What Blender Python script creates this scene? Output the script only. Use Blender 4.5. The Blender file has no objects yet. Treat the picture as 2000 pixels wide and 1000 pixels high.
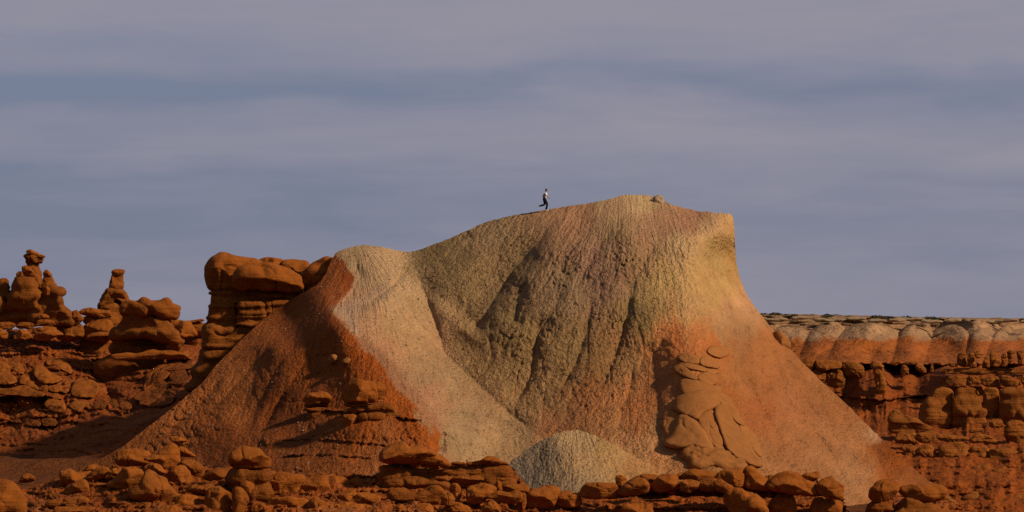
import bpy, bmesh, math, random
import numpy as np
from mathutils import Vector

# ------------------------------------------------------------------ camera, sky, sun, exposure
SC = bpy.context.scene
COL = SC.collection
FPX = 6250.0          # focal length in photograph pixels (2000 px wide frame)
HOR = 640.0           # eye level, photograph row
CAMZ = 12.0           # eye height above the valley floor

cam_data = bpy.data.cameras.new('camera')
cam = bpy.data.objects.new('camera', cam_data)
COL.objects.link(cam)
cam.location = (0, 0, CAMZ)
cam.rotation_euler = (math.radians(90), 0, 0)
cam_data.sensor_width = 36.0
cam_data.lens = 36.0 * FPX / 2000.0
cam_data.shift_y = (HOR - 500.0) / 2000.0
cam_data.clip_start = 1.0
cam_data.clip_end = 20000.0
SC.camera = cam

SUN_EL = math.radians(35)
SUN_AZ = math.radians(-25)      # from +X (right of the picture) towards the camera
to_sun = Vector((math.cos(SUN_EL) * math.cos(SUN_AZ), math.cos(SUN_EL) * math.sin(SUN_AZ), math.sin(SUN_EL)))
sd = bpy.data.lights.new('sun', 'SUN')
sd.energy = 4.7
sd.angle = math.radians(4.0)
sd.color = (1.0, 0.87, 0.70)
sun = bpy.data.objects.new('sun', sd)
COL.objects.link(sun)
sun.rotation_euler = (-to_sun).to_track_quat('-Z', 'Y').to_euler()

SC.view_settings.view_transform = 'Standard'
SC.view_settings.look = 'None'
SC.view_settings.exposure = 0.0
SC.view_settings.gamma = 1.0
SC.view_settings.use_curve_mapping = False
SC.cycles.use_denoising = False


class NT:
    """small helper for node trees"""
    def __init__(self, tree):
        self.t = tree
        self.n = tree.nodes
        self.l = tree.links

    def node(self, kind, **kw):
        nd = self.n.new(kind)
        for k, v in kw.items():
            if k.startswith('i_'):
                key = k[2:]
                key = int(key) if key.isdigit() else key.replace('_', ' ')
                self.set(nd.inputs[key], v)
            else:
                setattr(nd, k, v)
        return nd

    def set(self, sock, v):
        if isinstance(v, bpy.types.NodeSocket):
            self.l.new(v, sock)
        else:
            sock.default_value = v

    def math(self, op, a, b=None, c=None, clamp=False):
        nd = self.node('ShaderNodeMath', operation=op, use_clamp=clamp)
        self.set(nd.inputs[0], a)
        if b is not None: self.set(nd.inputs[1], b)
        if c is not None: self.set(nd.inputs[2], c)
        return nd.outputs[0]

    def mix(self, fac, a, b, blend='MIX'):
        nd = self.node('ShaderNodeMix', data_type='RGBA', blend_type=blend)
        self.set(nd.inputs[0], fac)
        self.set(nd.inputs[6], a)
        self.set(nd.inputs[7], b)
        return nd.outputs[2]

    def noise(self, vec, scale, detail=4.0, rough=0.55, dist=0.0):
        nd = self.node('ShaderNodeTexNoise')
        if vec is not None: self.l.new(vec, nd.inputs['Vector'])
        nd.inputs['Scale'].default_value = scale
        nd.inputs['Detail'].default_value = detail
        nd.inputs['Roughness'].default_value = rough
        nd.inputs['Distortion'].default_value = dist
        return nd.outputs[0]

    def ramp(self, fac, stops, interp='LINEAR'):
        nd = self.node('ShaderNodeValToRGB')
        cr = nd.color_ramp
        cr.interpolation = interp
        while len(cr.elements) < len(stops):
            cr.elements.new(0.5)
        for e, (p, c) in zip(cr.elements, stops):
            e.position = p
            e.color = c if len(c) == 4 else (*c, 1)
        self.set(nd.inputs[0], fac)
        return nd.outputs[0]

    def mapping(self, vec, scale=(1, 1, 1), loc=(0, 0, 0)):
        nd = self.node('ShaderNodeMapping')
        self.l.new(vec, nd.inputs[0])
        nd.inputs['Location'].default_value = loc
        nd.inputs['Scale'].default_value = scale
        return nd.outputs[0]


def lin(r, g, b, k=1.0):
    f = lambda c: ((c / 255.0) / 12.92 if c / 255.0 <= 0.04045 else (((c / 255.0) + 0.055) / 1.055) ** 2.4) * k
    return (f(r), f(g), f(b))


world = bpy.data.worlds.new('World')
SC.world = world
world.use_nodes = True
w = NT(world.node_tree)
w.n.clear()
SKY_STRENGTH = 0.1
sky = w.node('ShaderNodeTexSky', sky_type='NISHITA')
sky.sun_disc = False
sky.sun_elevation = SUN_EL
sky.sun_rotation = math.pi / 2 - SUN_AZ
sky.altitude = 1500
tc = w.node('ShaderNodeTexCoord')
sep = w.node('ShaderNodeSeparateXYZ')
w.l.new(tc.outputs['Generated'], sep.inputs[0])
# thin stratus sheets: long in azimuth, thin in elevation
warp = w.noise(w.mapping(tc.outputs['Generated'], (9, 9, 20), (1.3, 0.2, 4.1)), 1.0, 4.0, 0.55)
el = w.math('ADD', sep.outputs[2], w.math('MULTIPLY', w.math('SUBTRACT', warp, 0.5), 0.030))
bands = w.ramp(w.math('MULTIPLY', el, 5.0, clamp=True), [
    (0.00, (.62,) * 3), (0.11, (.52,) * 3), (0.176, (.36,) * 3), (0.232, (.46,) * 3), (0.29, (.80,) * 3),
    (0.335, (.66,) * 3), (0.376, (.16,) * 3), (0.42, (.62,) * 3), (0.48, (.82,) * 3), (0.60, (.72,) * 3), (0.75, (.62,) * 3), (1.0, (.66,) * 3)], 'EASE')
bands = w.math('ADD', bands, w.math('MINIMUM', w.math('MAXIMUM', w.math('MULTIPLY_ADD', sep.outputs[0], 1.8, 0.05), -0.25), 0.06))     # the cover thins towards the left
streak = w.noise(w.mapping(tc.outputs['Generated'], (10, 10, 62), (0.45, 0.0, 0.3)), 1.0, 5.0, 0.55, 0.6)
wisps = w.noise(w.mapping(tc.outputs['Generated'], (30, 30, 260), (3.45, 0.0, 0.3)), 1.0, 4.0, 0.55, 0.2)
broad = w.noise(w.mapping(tc.outputs['Generated'], (4.5, 4.5, 10), (4.6, 0.0, 7.7)), 1.0, 2.0, 0.5)
cov = w.math('ADD', bands, w.math('MULTIPLY', w.math('SUBTRACT', streak, 0.5), 1.0))
cov = w.math('ADD', cov, w.math('MULTIPLY', w.math('SUBTRACT', broad, 0.5), 0.8))
cov = w.math('ADD', cov, w.math('MULTIPLY', w.math('SUBTRACT', wisps, 0.5), 0.34), clamp=True)
# a flat cloud sheet is seen edge-on near the horizon and ever thinner higher up (path length ~ 1 / sin elevation)
thin = w.math('SUBTRACT', 1.0, w.math('EXPONENT', w.math('DIVIDE', -0.26, w.math('MAXIMUM', sep.outputs[2], 0.01))))
cov = w.math('MULTIPLY', cov, thin)
gap = w.mix(w.math('MULTIPLY', thin, 0.92), sky.outputs[0], (1.48, 1.68, 2.62, 1))       # blue gaps, veiled by thin cloud
cloud = (3.05, 2.88, 3.48, 1)
skycol = w.mix(cov, gap, cloud)
bg = w.node('ShaderNodeBackground')
w.l.new(skycol, bg.inputs[0])
bg.inputs[1].default_value = SKY_STRENGTH
wo = w.node('ShaderNodeOutputWorld')
w.l.new(bg.outputs[0], wo.inputs[0])

# ------------------------------------------------------------------ numeric helpers
RNG = np.random.RandomState(7)
PERM = np.concatenate([RNG.permutation(256)] * 3)
GRAD = RNG.normal(size=(256, 3)); GRAD /= np.linalg.norm(GRAD, axis=1)[:, None]


def perlin(p):
    p = np.asarray(p, dtype=np.float64)
    i = np.floor(p).astype(np.int64)
    f = p - i
    u = f * f * f * (f * (f * 6 - 15) + 10)
    i &= 255
    out = np.zeros(len(p))
    for dx in (0, 1):
        wx = u[:, 0] if dx else 1 - u[:, 0]
        for dy in (0, 1):
            wy = u[:, 1] if dy else 1 - u[:, 1]
            for dz in (0, 1):
                wz = u[:, 2] if dz else 1 - u[:, 2]
                h = PERM[PERM[PERM[i[:, 0] + dx] + i[:, 1] + dy] + i[:, 2] + dz]
                g = GRAD[h]
                out += wx * wy * wz * (g[:, 0] * (f[:, 0] - dx) + g[:, 1] * (f[:, 1] - dy) + g[:, 2] * (f[:, 2] - dz))
    return out * 1.5


def fbm(p, oct=4, gain=0.5, lac=2.03):
    a, s = 1.0, 0.0
    q = np.array(p, dtype=np.float64)
    for k in range(oct):
        s = s + a * perlin(q + 17.3 * k)
        q = q * lac
        a *= gain
    return s


def ridged(p, oct=3, gain=0.5, lac=2.07):
    a, s = 1.0, 0.0
    q = np.array(p, dtype=np.float64)
    for k in range(oct):
        s = s + a * (1 - 2 * np.abs(perlin(q + 11.7 * k)))
        q = q * lac
        a *= gain
    return s


def sstep(a, b, x):
    t = np.clip((x - a) / (b - a), 0, 1)
    return t * t * (3 - 2 * t)


def P(px, py, Y):
    """a photograph position at a distance Y as a point of the place"""
    return ((px - 1000.0) / FPX * Y, Y, CAMZ + (HOR - py) / FPX * Y)


class TPS:
    def __init__(self, pts, lam=0.02):
        a = np.array(pts, dtype=float)
        self.c = a[:, :2] / 100.0
        n = len(a)
        K = self.k(np.linalg.norm(self.c[:, None] - self.c[None], axis=2)) + lam * np.eye(n)
        Pm = np.hstack([np.ones((n, 1)), self.c])
        A = np.zeros((n + 3, n + 3)); A[:n, :n] = K; A[:n, n:] = Pm; A[n:, :n] = Pm.T
        self.w = np.linalg.solve(A, np.concatenate([a[:, 2], np.zeros(3)]))

    @staticmethod
    def k(r):
        return np.where(r > 1e-9, r * r * np.log(np.maximum(r, 1e-9)), 0.0)

    def __call__(self, px, py):
        q = np.stack([np.ravel(px), np.ravel(py)], 1) / 100.0
        out = np.empty(len(q))
        for s in range(0, len(q), 40000):
            b = q[s:s + 40000]
            d = np.sqrt((b[:, None, 0] - self.c[None, :, 0]) ** 2 + (b[:, None, 1] - self.c[None, :, 1]) ** 2)
            out[s:s + 40000] = self.k(d) @ self.w[:-3] + self.w[-3] + b @ self.w[-2:]
        return out


def line_dist(px, py, pts):
    """distance to a polyline, side sign (negative = left of picture), place along it 0..1"""
    best = np.full(px.shape, 1e9); side = np.zeros(px.shape); along = np.zeros(px.shape)
    n = len(pts) - 1
    for i in range(n):
        (x0, y0), (x1, y1) = pts[i], pts[i + 1]
        dx, dy = x1 - x0, y1 - y0
        L2 = dx * dx + dy * dy
        t = np.clip(((px - x0) * dx + (py - y0) * dy) / L2, 0, 1)
        qx, qy = x0 + t * dx, y0 + t * dy
        d = np.hypot(px - qx, py - qy)
        cr = (px - x0) * dy - (py - y0) * dx          # + : right of a line running downwards
        m = d < best
        best = np.where(m, d, best); side = np.where(m, np.sign(cr), side); along = np.where(m, (i + t) / n, along)
    return best, side, along


def inside(px, py, poly):
    r = np.zeros(px.shape, bool)
    n = len(poly)
    for i in range(n):
        (x0, y0), (x1, y1) = poly[i], poly[(i + 1) % n]
        if y0 == y1: continue
        c = ((py < y0) != (py < y1)) & (px < (x1 - x0) * (py - y0) / (y1 - y0) + x0)
        r ^= c
    return r


def poly_soft(px, py, poly, soft):
    d, _, _ = line_dist(px, py, list(poly) + [poly[0]])
    s = np.where(inside(px, py, poly), d, -d)
    return sstep(-soft, soft, s)


def groove(px, py, pts, A, wl, wr):
    out = np.zeros(px.shape)
    mg = 4.5 * max(wl, wr)
    xs = [p[0] for p in pts]; ys = [p[1] for p in pts]
    ix = np.where((px > min(xs) - mg) & (px < max(xs) + mg) & (py > min(ys) - mg) & (py < max(ys) + mg))[0]
    if len(ix) == 0: return out
    d, s, t = line_dist(px[ix], py[ix], pts)
    wd = np.where(s < 0, wl, wr)
    fade = sstep(0, 0.30, t) * (1 - sstep(0.85, 1.0, t))
    out[ix] = A * fade * np.exp(-(d / wd) ** 1.08)
    return out


def ledge(px, py, pts, D, h):
    xs = [p[0] for p in pts]; ys = [p[1] for p in pts]
    v = py - np.interp(px, xs, ys)
    m = sstep(xs[0], xs[0] + 25, px) * (1 - sstep(xs[-1] - 25, xs[-1], px))
    m = m * np.clip(0.45 + 1.3 * perlin(np.stack([px / 37.0, px * 0 + ys[0], px * 0], 1)), 0, 1.2)
    return D * m * np.where(v > 0, np.exp(-v / h), 0.0) - 0.5 * D * m * np.where((v <= 0) & (v > -6), 1 + v / 6.0, 0.0)


# ------------------------------------------------------------------ objects
def tag(o, label=None, cat=None, group=None, kind=None):
    if label: o['label'] = label
    if cat: o['category'] = cat
    if group: o['group'] = group
    if kind: o['kind'] = kind
    return o


def mesh_obj(name, verts, faces, mat, parent=None, loc=None, smooth=True):
    me = bpy.data.meshes.new(name)
    verts = np.asarray(verts, dtype=np.float32)
    faces = np.asarray(faces, dtype=np.int32)
    k = faces.shape[1]
    me.vertices.add(len(verts)); me.vertices.foreach_set('co', verts.ravel())
    me.loops.add(faces.size); me.loops.foreach_set('vertex_index', faces.ravel())
    me.polygons.add(len(faces))
    me.polygons.foreach_set('loop_start', np.arange(0, faces.size, k, dtype=np.int32))
    me.polygons.foreach_set('use_smooth', np.full(len(faces), smooth))
    me.update(calc_edges=True)
    me.validate()
    me.materials.append(mat)
    o = bpy.data.objects.new(name, me)
    if loc is not None: o.location = loc
    if parent is not None: o.parent = parent
    COL.objects.link(o)
    return o


def grid_faces(nr, nc, wrap=False):
    r = np.arange(nr - 1)[:, None]; c = np.arange(nc if wrap else nc - 1)[None, :]
    c2 = (c + 1) % nc
    return np.stack([r * nc + c, r * nc + c2, (r + 1) * nc + c2, (r + 1) * nc + c], -1).reshape(-1, 4)


def empty(name, loc):
    o = bpy.data.objects.new(name, None)
    o.location = loc
    o.empty_display_size = 0.3
    COL.objects.link(o)
    return o


class Relief:
    """a hillside: distance given as a smooth surface over the photograph, eroded by grooves and noise, with its back side"""
    def __init__(self, name, mat, top, ybot, nx, ny, ctrl, detail=None, tint=None, flow=None, back=((3, 0.5), (10, 5), (26, 16), (50, 34)), top_noise=1.5, lam=0.02, xs=None, parent=None):
        tx = np.array([p[0] for p in top], float); ty = np.array([p[1] for p in top], float)
        self.x0, self.x1 = tx[0], tx[-1]
        x = np.linspace(tx[0], tx[-1], nx) if xs is None else xs
        nx = len(x)
        yt = np.interp(x, tx, ty)
        yt = yt + top_noise * fbm(np.stack([x / 14.0, x * 0 + 3.1, x * 0 + len(name)], 1), 4)
        self.tps = TPS(ctrl, lam)
        self.detail = detail
        lev = np.linspace(ybot, yt.min() - 0.01, ny)
        px = np.repeat(x[None, :], ny, 0)
        py = np.maximum(lev[:, None], yt[None, :])          # level rows, stopped at the skyline
        dead = (py[:-1, :-1] == yt[None, :-1]) & (py[:-1, 1:] == yt[None, 1:])
        px = px + 1.3 * perlin(np.stack([py.ravel() / 6.5, px.ravel() / 25.0, px.ravel() * 0 + 2.2], 1)).reshape(px.shape)
        X, Yd = px.ravel(), py.ravel()
        Y = self.depth(X, Yd)
        pts = np.stack(P(X, Yd, Y), 1)
        backs = []
        tp = pts.reshape(ny, nx, 3)[-1]
        for b, d in back:
            q = tp.copy(); k = 1 + b / np.maximum(q[:, 1], 1)
            q[:, 0] *= k; q[:, 1] += b
            q[:, 2] = q[:, 2] - d
            backs.append(q)
        nb = len(backs)
        allp = np.concatenate([pts] + backs)
        f = grid_faces(ny + nb, nx)
        keep = np.concatenate([~dead.ravel(), np.ones(nb * (nx - 1), bool)])
        f = f[keep]
        self.o = mesh_obj(name, allp, f, mat, parent)
        self.px, self.py, self.pts = X, Yd, pts
        me = self.o.data
        n = len(allp)
        if tint is not None:
            c = tint(X, Yd, pts)
            c = np.concatenate([c, np.tile(c.reshape(ny, nx, 4)[-1], (nb, 1))])
            a = me.color_attributes.new('tint', 'FLOAT_COLOR', 'POINT')
            a.data.foreach_set('color', c.astype(np.float32).ravel())
        if flow is not None:
            fl = flow(X, Yd)
            for an, uv in (fl.items() if isinstance(fl, dict) else (('flow', fl),)):
                uv = np.concatenate([uv, np.tile(uv.reshape(ny, nx, 2)[-1], (nb, 1))])
                a = me.attributes.new(an, 'FLOAT_VECTOR', 'POINT')
                a.data.foreach_set('vector', np.concatenate([uv, np.zeros((n, 1))], 1).astype(np.float32).ravel())

    def depth(self, X, Yd):
        X = np.atleast_1d(np.asarray(X, float)); Yd = np.atleast_1d(np.asarray(Yd, float))
        Y = self.tps(X, Yd)
        if self.detail is not None:
            Y = Y + self.detail(X, Yd, Y)
        return Y

    def at(self, px, py):
        return float(self.depth([px], [py])[0])


ZOOM = {'A1': (0, 460, 2.5), 'A2': (380, 460, 2.5), 'A3': (780, 360, 2.5), 'A4': (1180, 360, 2.942), 'A5': (1200, 620, 3.125),
        'A6': (1480, 600, 2.5), 'A7': (0, 740, 3.846), 'A8': (420, 720, 3.125), 'B1': (980, 820, 2.703), 'B3': (740, 840, 6.25),
        'B4': (100, 840, 6.25), 'C2': (1700, 640, 4.547), 'C3': (1700, 820, 5.557), 'C4': (0, 480, 4.545), 'C5': (0, 660, 5.0),
        'C6': (150, 560, 4.544), 'C7': (560, 720, 5.0), 'C8': (420, 860, 5.882), 'P': (0, 0, 1.0)}


def zp(view, pts):
    x0, y0, s = ZOOM[view]
    return [(x0 + x / s, y0 + y / s) for x, y in pts]


def chaikin(poly, it=2):
    p = np.array(poly, float)
    for _ in range(it):
        q = np.roll(p, -1, 0)
        p = np.stack([0.82 * p + 0.18 * q, 0.18 * p + 0.82 * q], 1).reshape(-1, 2)
    return p


ROCK_N = [0]


def rock_mesh(poly, Y, k=0.85, rows=34, segs=48, amp=0.055, strata=0.0, rough=0.0, n_exp=2.35, lumps=0.07, rnd=0.06, base=(0, 0, 0), seed=None, res=1.0, lean=0.0, **_):
    """a body of rock: outline swept round into a full volume, then weathered.  lean: metres the top lies back"""
    ROCK_N[0] += 1
    sd_ = ROCK_N[0] if seed is None else seed
    rows = int(rows * res); segs = int(segs * res)
    p = chaikin(poly, 2)
    y0, y1 = p[:, 1].min(), p[:, 1].max()
    v = (1 - np.cos(np.linspace(0.0, math.pi, rows))) / 2
    v = 0.5 * v + 0.5 * np.linspace(0, 1, rows)
    ys = y0 + (y1 - y0) * np.clip(v, 0.004, 0.996)
    xl = np.full(rows, 1e9); xr = np.full(rows, -1e9)
    n = len(p)
    for i in range(n):
        a, b = p[i], p[(i + 1) % n]
        if a[1] == b[1]: continue
        t = (ys - a[1]) / (b[1] - a[1])
        m = (t >= 0) & (t <= 1)
        xx = a[0] + t * (b[0] - a[0])
        xl = np.where(m, np.minimum(xl, xx), xl); xr = np.where(m, np.maximum(xr, xx), xr)
    m_ = Y / FPX
    cx = (xl + xr) / 2; hw = np.maximum((xr - xl) / 2, 0.05)
    e = np.minimum(v, 1 - v)
    rf = np.where(e < rnd, np.sqrt(np.clip(1 - (1 - e / rnd) ** 2, 0.02, 1)), 1.0)
    hw = hw * (0.6 + 0.4 * rf)
    H = (y1 - y0)
    D = k * min(hw.max(), 1.25 * H)
    hd = hw / hw.max() * D
    hd = hd * 0.6 + 0.4 * D * rf
    t = np.linspace(0, 2 * math.pi, segs, endpoint=False)
    c = np.sign(np.cos(t)) * np.abs(np.cos(t)) ** (2 / n_exp)
    s = np.sign(np.sin(t)) * np.abs(np.sin(t)) ** (2 / n_exp)
    X = (cx[:, None] - 1000 + hw[:, None] * c[None]) * m_
    Yy = Y + hd[:, None] * s[None] * m_ + lean * (1 - v)[:, None]
    Zz = np.repeat((CAMZ + (HOR - ys) * m_)[:, None], segs, 1)
    g = np.stack([X, Yy, Zz], -1)
    # outward normals of the grid
    du = np.roll(g, -1, 1) - np.roll(g, 1, 1)
    dv = np.gradient(g, axis=0)
    nn = np.cross(dv, du)
    nn /= np.maximum(np.linalg.norm(nn, axis=2, keepdims=True), 1e-9)
    cen = g.mean(axis=(0, 1))
    sgn = np.sign(((g - cen) * nn).sum())
    nn *= sgn if sgn != 0 else 1
    size = math.sqrt(max(hw.max() * m_ * H * m_, 1e-4))
    q = g.reshape(-1, 3) / max(size, 0.25) + sd_ * 3.37
    d = amp * size * fbm(q * np.array([0.9, 0.9, 1.1]), 4, 0.45)
    if lumps:
        d += lumps * size * (np.abs(perlin(q * 1.5 + 5)) - 0.22) * 1.3
    if strata:
        zz = g.reshape(-1, 3)
        wz = zz[:, 2] + 0.10 * size * perlin(q * 0.8)
        b = perlin(np.stack([wz * 2.6 / max(size, .6) + sd_, wz * 0 + 2.2, 0.25 * q[:, 0]], 1))
        b2 = perlin(np.stack([wz * 6.5 / max(size, .6) + sd_, wz * 0 + 7.2, 0.5 * q[:, 0]], 1))
        d += strata * size * (np.tanh(b * 5) * 0.6 + np.tanh(b2 * 4) * 0.3)
    if rough:
        d += rough * size * ridged(q * 2.6, 3, 0.55) * 0.5
    g = (g.reshape(-1, 3) + nn.reshape(-1, 3) * d[:, None])
    top = g[:segs].mean(0); bot = g[-segs:].mean(0)
    verts = np.concatenate([g, top[None], bot[None]])
    f = grid_faces(rows, segs, True)
    nt = rows * segs
    idx = np.arange(segs); nx_ = (idx + 1) % segs
    ft = np.stack([idx, np.full(segs, nt), np.full(segs, nt), nx_], 1)
    quads = [f[:, ::-1]]
    tri_t = np.stack([np.full(segs, nt), idx, nx_], 1)
    o_ = (rows - 1) * segs
    tri_b = np.stack([np.full(segs, nt + 1), o_ + nx_, o_ + idx], 1)
    return verts - np.array(base), f, tri_t, tri_b


def lap(a, it):
    for _ in range(it):
        b = a.copy()
        b[:, 1:-1] = (a[:, 1:-1] * 2 + a[:, 2:] + a[:, :-2] + np.roll(a, 1, 0)[:, 1:-1] + np.roll(a, -1, 0)[:, 1:-1]) / 6.0
        b[:, 0] = a[:, 1].mean()
        a = b
    return a


def pillow_mesh(poly, Y, k=0.95, rr=0.65, under=2.2, amp=0.05, lumps=0.06, facets=6, grow=1.05, rough=0.015, strata=0.012, cracks=0.035, segs=64, rings=13, base=(0, 0, 0), seed=None, res=1.0, surf=None, lean=0.0, ragged=0.03, ch=2, **_):
    """a weathered block: its outline thickened to a full body, flatter and sharper underneath.  surf: the slope it is bedded in"""
    ROCK_N[0] += 1
    sd_ = ROCK_N[0] if seed is None else seed
    segs = int(segs * res); rings = int(rings * res)
    p = chaikin(poly, ch)
    q = np.roll(p, -1, 0)
    L = np.concatenate([[0], np.cumsum(np.hypot(*(q - p).T))])
    tt = np.linspace(0, L[-1], segs, endpoint=False)
    pc = np.concatenate([p, p[:1]])
    b = np.stack([np.interp(tt, L, pc[:, 0]), np.interp(tt, L, pc[:, 1])], 1)
    b = b.mean(0) + (b - b.mean(0)) * grow
    w_ = np.ptp(b[:, 0]); h_ = np.ptp(b[:, 1])
    size_px = math.sqrt(w_ * h_)
    # centre: the inner point farthest from the edge, drawn towards the middle
    gx_, gy_ = np.meshgrid(np.linspace(b[:, 0].min(), b[:, 0].max(), 17), np.linspace(b[:, 1].min(), b[:, 1].max(), 17))
    gx_, gy_ = gx_.ravel(), gy_.ravel()
    bl = [tuple(v) for v in b[::2]]; bl.append(bl[0])
    dd, _, _ = line_dist(gx_, gy_, bl)
    dd = np.where(inside(gx_, gy_, bl[:-1]), dd, 0)
    i = int(np.argmax(dd)); dmax = max(dd[i], 0.5)
    ww = dd ** 3 + 1e-9
    c = 0.5 * np.array([gx_[i], gy_[i]]) + 0.5 * np.array([(gx_ * ww).sum(), (gy_ * ww).sum()]) / ww.sum()
    # ragged edge
    rn = fbm(np.stack([b[:, 0] / size_px * 2.2 + sd_, b[:, 1] / size_px * 2.2, b[:, 0] * 0 + sd_ * 1.7], 1), 4, .55)
    dirv = b - c; dirv /= np.maximum(np.hypot(*dirv.T), 1e-6)[:, None]
    b = b + dirv * (ragged * size_px * rn)[:, None]
    s = 1 - (1 - np.linspace(0, 1, rings)) ** 1.6
    g = c[None, None] + s[None, :, None] * (b - c)[:, None, :]
    X, Z = g[..., 0].ravel(), g[..., 1].ravel()
    bl = [tuple(v) for v in b]; bl.append(bl[0])
    d, _, _ = line_dist(X, Z, bl)
    # underside: edges below count as farther away, so the lower rim stays sharp
    low = sstep(0.15, 0.9, (Z - c[1]) / max(h_ * .5, 1e-6))
    d = d * (1 + (under - 1) * low)
    R = rr * dmax
    f = np.sqrt(np.clip(1 - (1 - np.clip(d / R, 0, 1)) ** 2, 0, 1)).reshape(segs, rings)
    f = lap(f, 4); f[:, -1] = 0
    if facets:                                     # old breakage planes, worn round
        r_ = np.random.RandomState(int(sd_ * 7 + 3) % 9999)
        ux = (g[..., 0] - c[0]) / (w_ * .5); uz = (g[..., 1] - c[1]) / (h_ * .5)
        cut = np.full(f.shape, 9.0)
        for _i in range(facets):
            a_ = r_.uniform(0, 6.283); tl = r_.uniform(.35, 1.15)
            cut = np.minimum(cut, r_.uniform(.80, 1.05) + tl * (ux * math.cos(a_) + uz * math.sin(a_)))
        f2 = np.minimum(f, np.maximum(cut, 0.25 * f))
        f = lap(0.15 * f + 0.85 * f2, 1); f[:, -1] = 0
    m_ = Y / FPX
    T = k * 0.5 * min(w_, 1.7 * h_) * m_
    Yb = np.full(X.shape, float(Y)) if surf is None else surf(X, Z)
    Yb = Yb.reshape(segs, rings) + lean * (h_ * .5 - (g[..., 1] - c[1])) / max(h_, 1e-6)
    front = np.stack(P(g[..., 0], g[..., 1], Yb - T * f), -1)
    back = np.stack(P(g[..., 0], g[..., 1], Yb + T * f), -1)[:, :-1]
    size = size_px * m_
    out = []
    for sg, a in ((-1, front), (1, back)):
        du = np.roll(a, -1, 0) - np.roll(a, 1, 0); dv = np.gradient(a, axis=1)
        n = np.cross(du, dv); n /= np.maximum(np.linalg.norm(n, axis=2, keepdims=True), 1e-9)
        n *= np.where(n[..., 1:2] * sg < 0, -1, 1)
        qq = a.reshape(-1, 3) / max(size, .2) + sd_ * 3.37
        dsp = amp * size * fbm(qq * 1.3, 4, .45) + lumps * size * 1.6 * (np.abs(perlin(qq * 1.7 + 5)) - .2)
        if cracks:
            cr = np.abs(perlin(qq * np.array([1.1, 1.1, .8]) + 31))
            dsp -= cracks * size * 1.6 * np.clip(1 - cr / .05, 0, 1)
        if rough:
            dsp += rough * size * .5 * ridged(qq * 3.0, 3, .55)
        if strata:
            wz = a.reshape(-1, 3)[:, 2] / max(size, .5)
            bb = perlin(np.stack([wz * 4.2 + sd_, wz * 0, .3 * qq[:, 0]], 1))
            dsp += strata * size * .8 * np.tanh(bb * 5)
        fade = np.ones((segs, a.shape[1])); 
        if sg < 0: fade[:, -1] = 0.0; fade[:, -2] = .7
        out.append(a.reshape(-1, 3) + n.reshape(-1, 3) * (dsp * fade.ravel())[:, None])
    A, B = out
    A = A.reshape(segs, rings, 3); A[:, 0] = A[:, 0].mean(0)
    B = B.reshape(segs, rings - 1, 3); B[:, 0] = B[:, 0].mean(0)
    V = np.concatenate([A[:, 1:].reshape(-1, 3), B[:, 1:].reshape(-1, 3), A[:1, 0], B[:1, 0]]) - np.array(base)
    ra, rb = rings - 1, rings - 2
    F = []; nb0 = segs * ra; ca_, cb_ = len(V) - 2, len(V) - 1
    for t in range(segs):
        u = (t + 1) % segs
        F.append((ca_, t * ra, u * ra)); F.append((cb_, nb0 + u * rb, nb0 + t * rb))
        for r in range(ra - 1):
            F.append((t * ra + r, t * ra + r + 1, u * ra + r + 1, u * ra + r))
        for r in range(rb - 1):
            F.append((nb0 + t * rb + r, nb0 + u * rb + r, nb0 + u * rb + r + 1, nb0 + t * rb + r + 1))
        F.append((t * ra + ra - 1, nb0 + t * rb + rb - 1, nb0 + u * rb + rb - 1, u * ra + ra - 1))
    return V, F


def rock_part(name, view, pts, Y, mat, parent=None, base=(0, 0, 0), sweep=False, **kw):
    poly = zp(view, pts)
    me = bpy.data.meshes.new(name)
    if sweep:
        v, f, tt, tb = rock_mesh(poly, Y, base=base, **kw)
        me.from_pydata(v.tolist(), [], f.tolist() + tt.tolist() + tb.tolist())
    else:
        v, f = pillow_mesh(poly, Y, base=base, **kw)
        me.from_pydata(v.tolist(), [], f)
    bm = bmesh.new(); bm.from_mesh(me)
    bmesh.ops.recalc_face_normals(bm, faces=bm.faces)
    bm.to_mesh(me); bm.free()
    me.polygons.foreach_set('use_smooth', np.ones(len(me.polygons), bool))
    me.materials.append(mat)
    o = bpy.data.objects.new(name, me)
    if parent is not None: o.parent = parent
    COL.objects.link(o)
    return o


def poly_base(view, pts, Y):
    q = zp(view, pts)
    x = sum(a for a, _ in q) / len(q); y = max(b for _, b in q)
    return P(x, y, Y)


def boulder(name, label, cat, view, pts, Y, mat=None, group=None, **kw):
    """a thing that is one body of rock, its origin at its foot"""
    b = poly_base(view, pts, Y)
    o = rock_part(name, view, pts, Y, mat or M['cap'], base=b, **kw)
    o.location = b
    return tag(o, label, cat, group)


def formation(name, label, cat, Y, parts, group=None):
    """a thing of several bodies: parts = (part name, view, outline, options)"""
    low = max((zp(v, p) for _, v, p, _ in parts), key=lambda q: max(b for _, b in q))
    b = P(sum(a for a, _ in low) / len(low), max(c for _, c in low), Y)
    root = empty(name, b)
    tag(root, label, cat, group)
    for pn, v, p, o in parts:
        o = dict(o)
        mat = M[o.pop('m', 'cap')]
        rock_part(pn, v, p, Y + o.pop('dy', 0.0), mat, root, base=b, **o)
    return root

# ------------------------------------------------------------------ materials
M = {}


def new_mat(name):
    m = bpy.data.materials.new(name)
    m.use_nodes = True
    t = NT(m.node_tree)
    t.n.clear()
    out = t.node('ShaderNodeOutputMaterial')
    b = t.node('ShaderNodeBsdfPrincipled')
    b.inputs['Roughness'].default_value = 0.95
    b.inputs['Specular IOR Level'].default_value = 0.08
    t.l.new(b.outputs[0], out.inputs[0])
    return m, t, b


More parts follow.
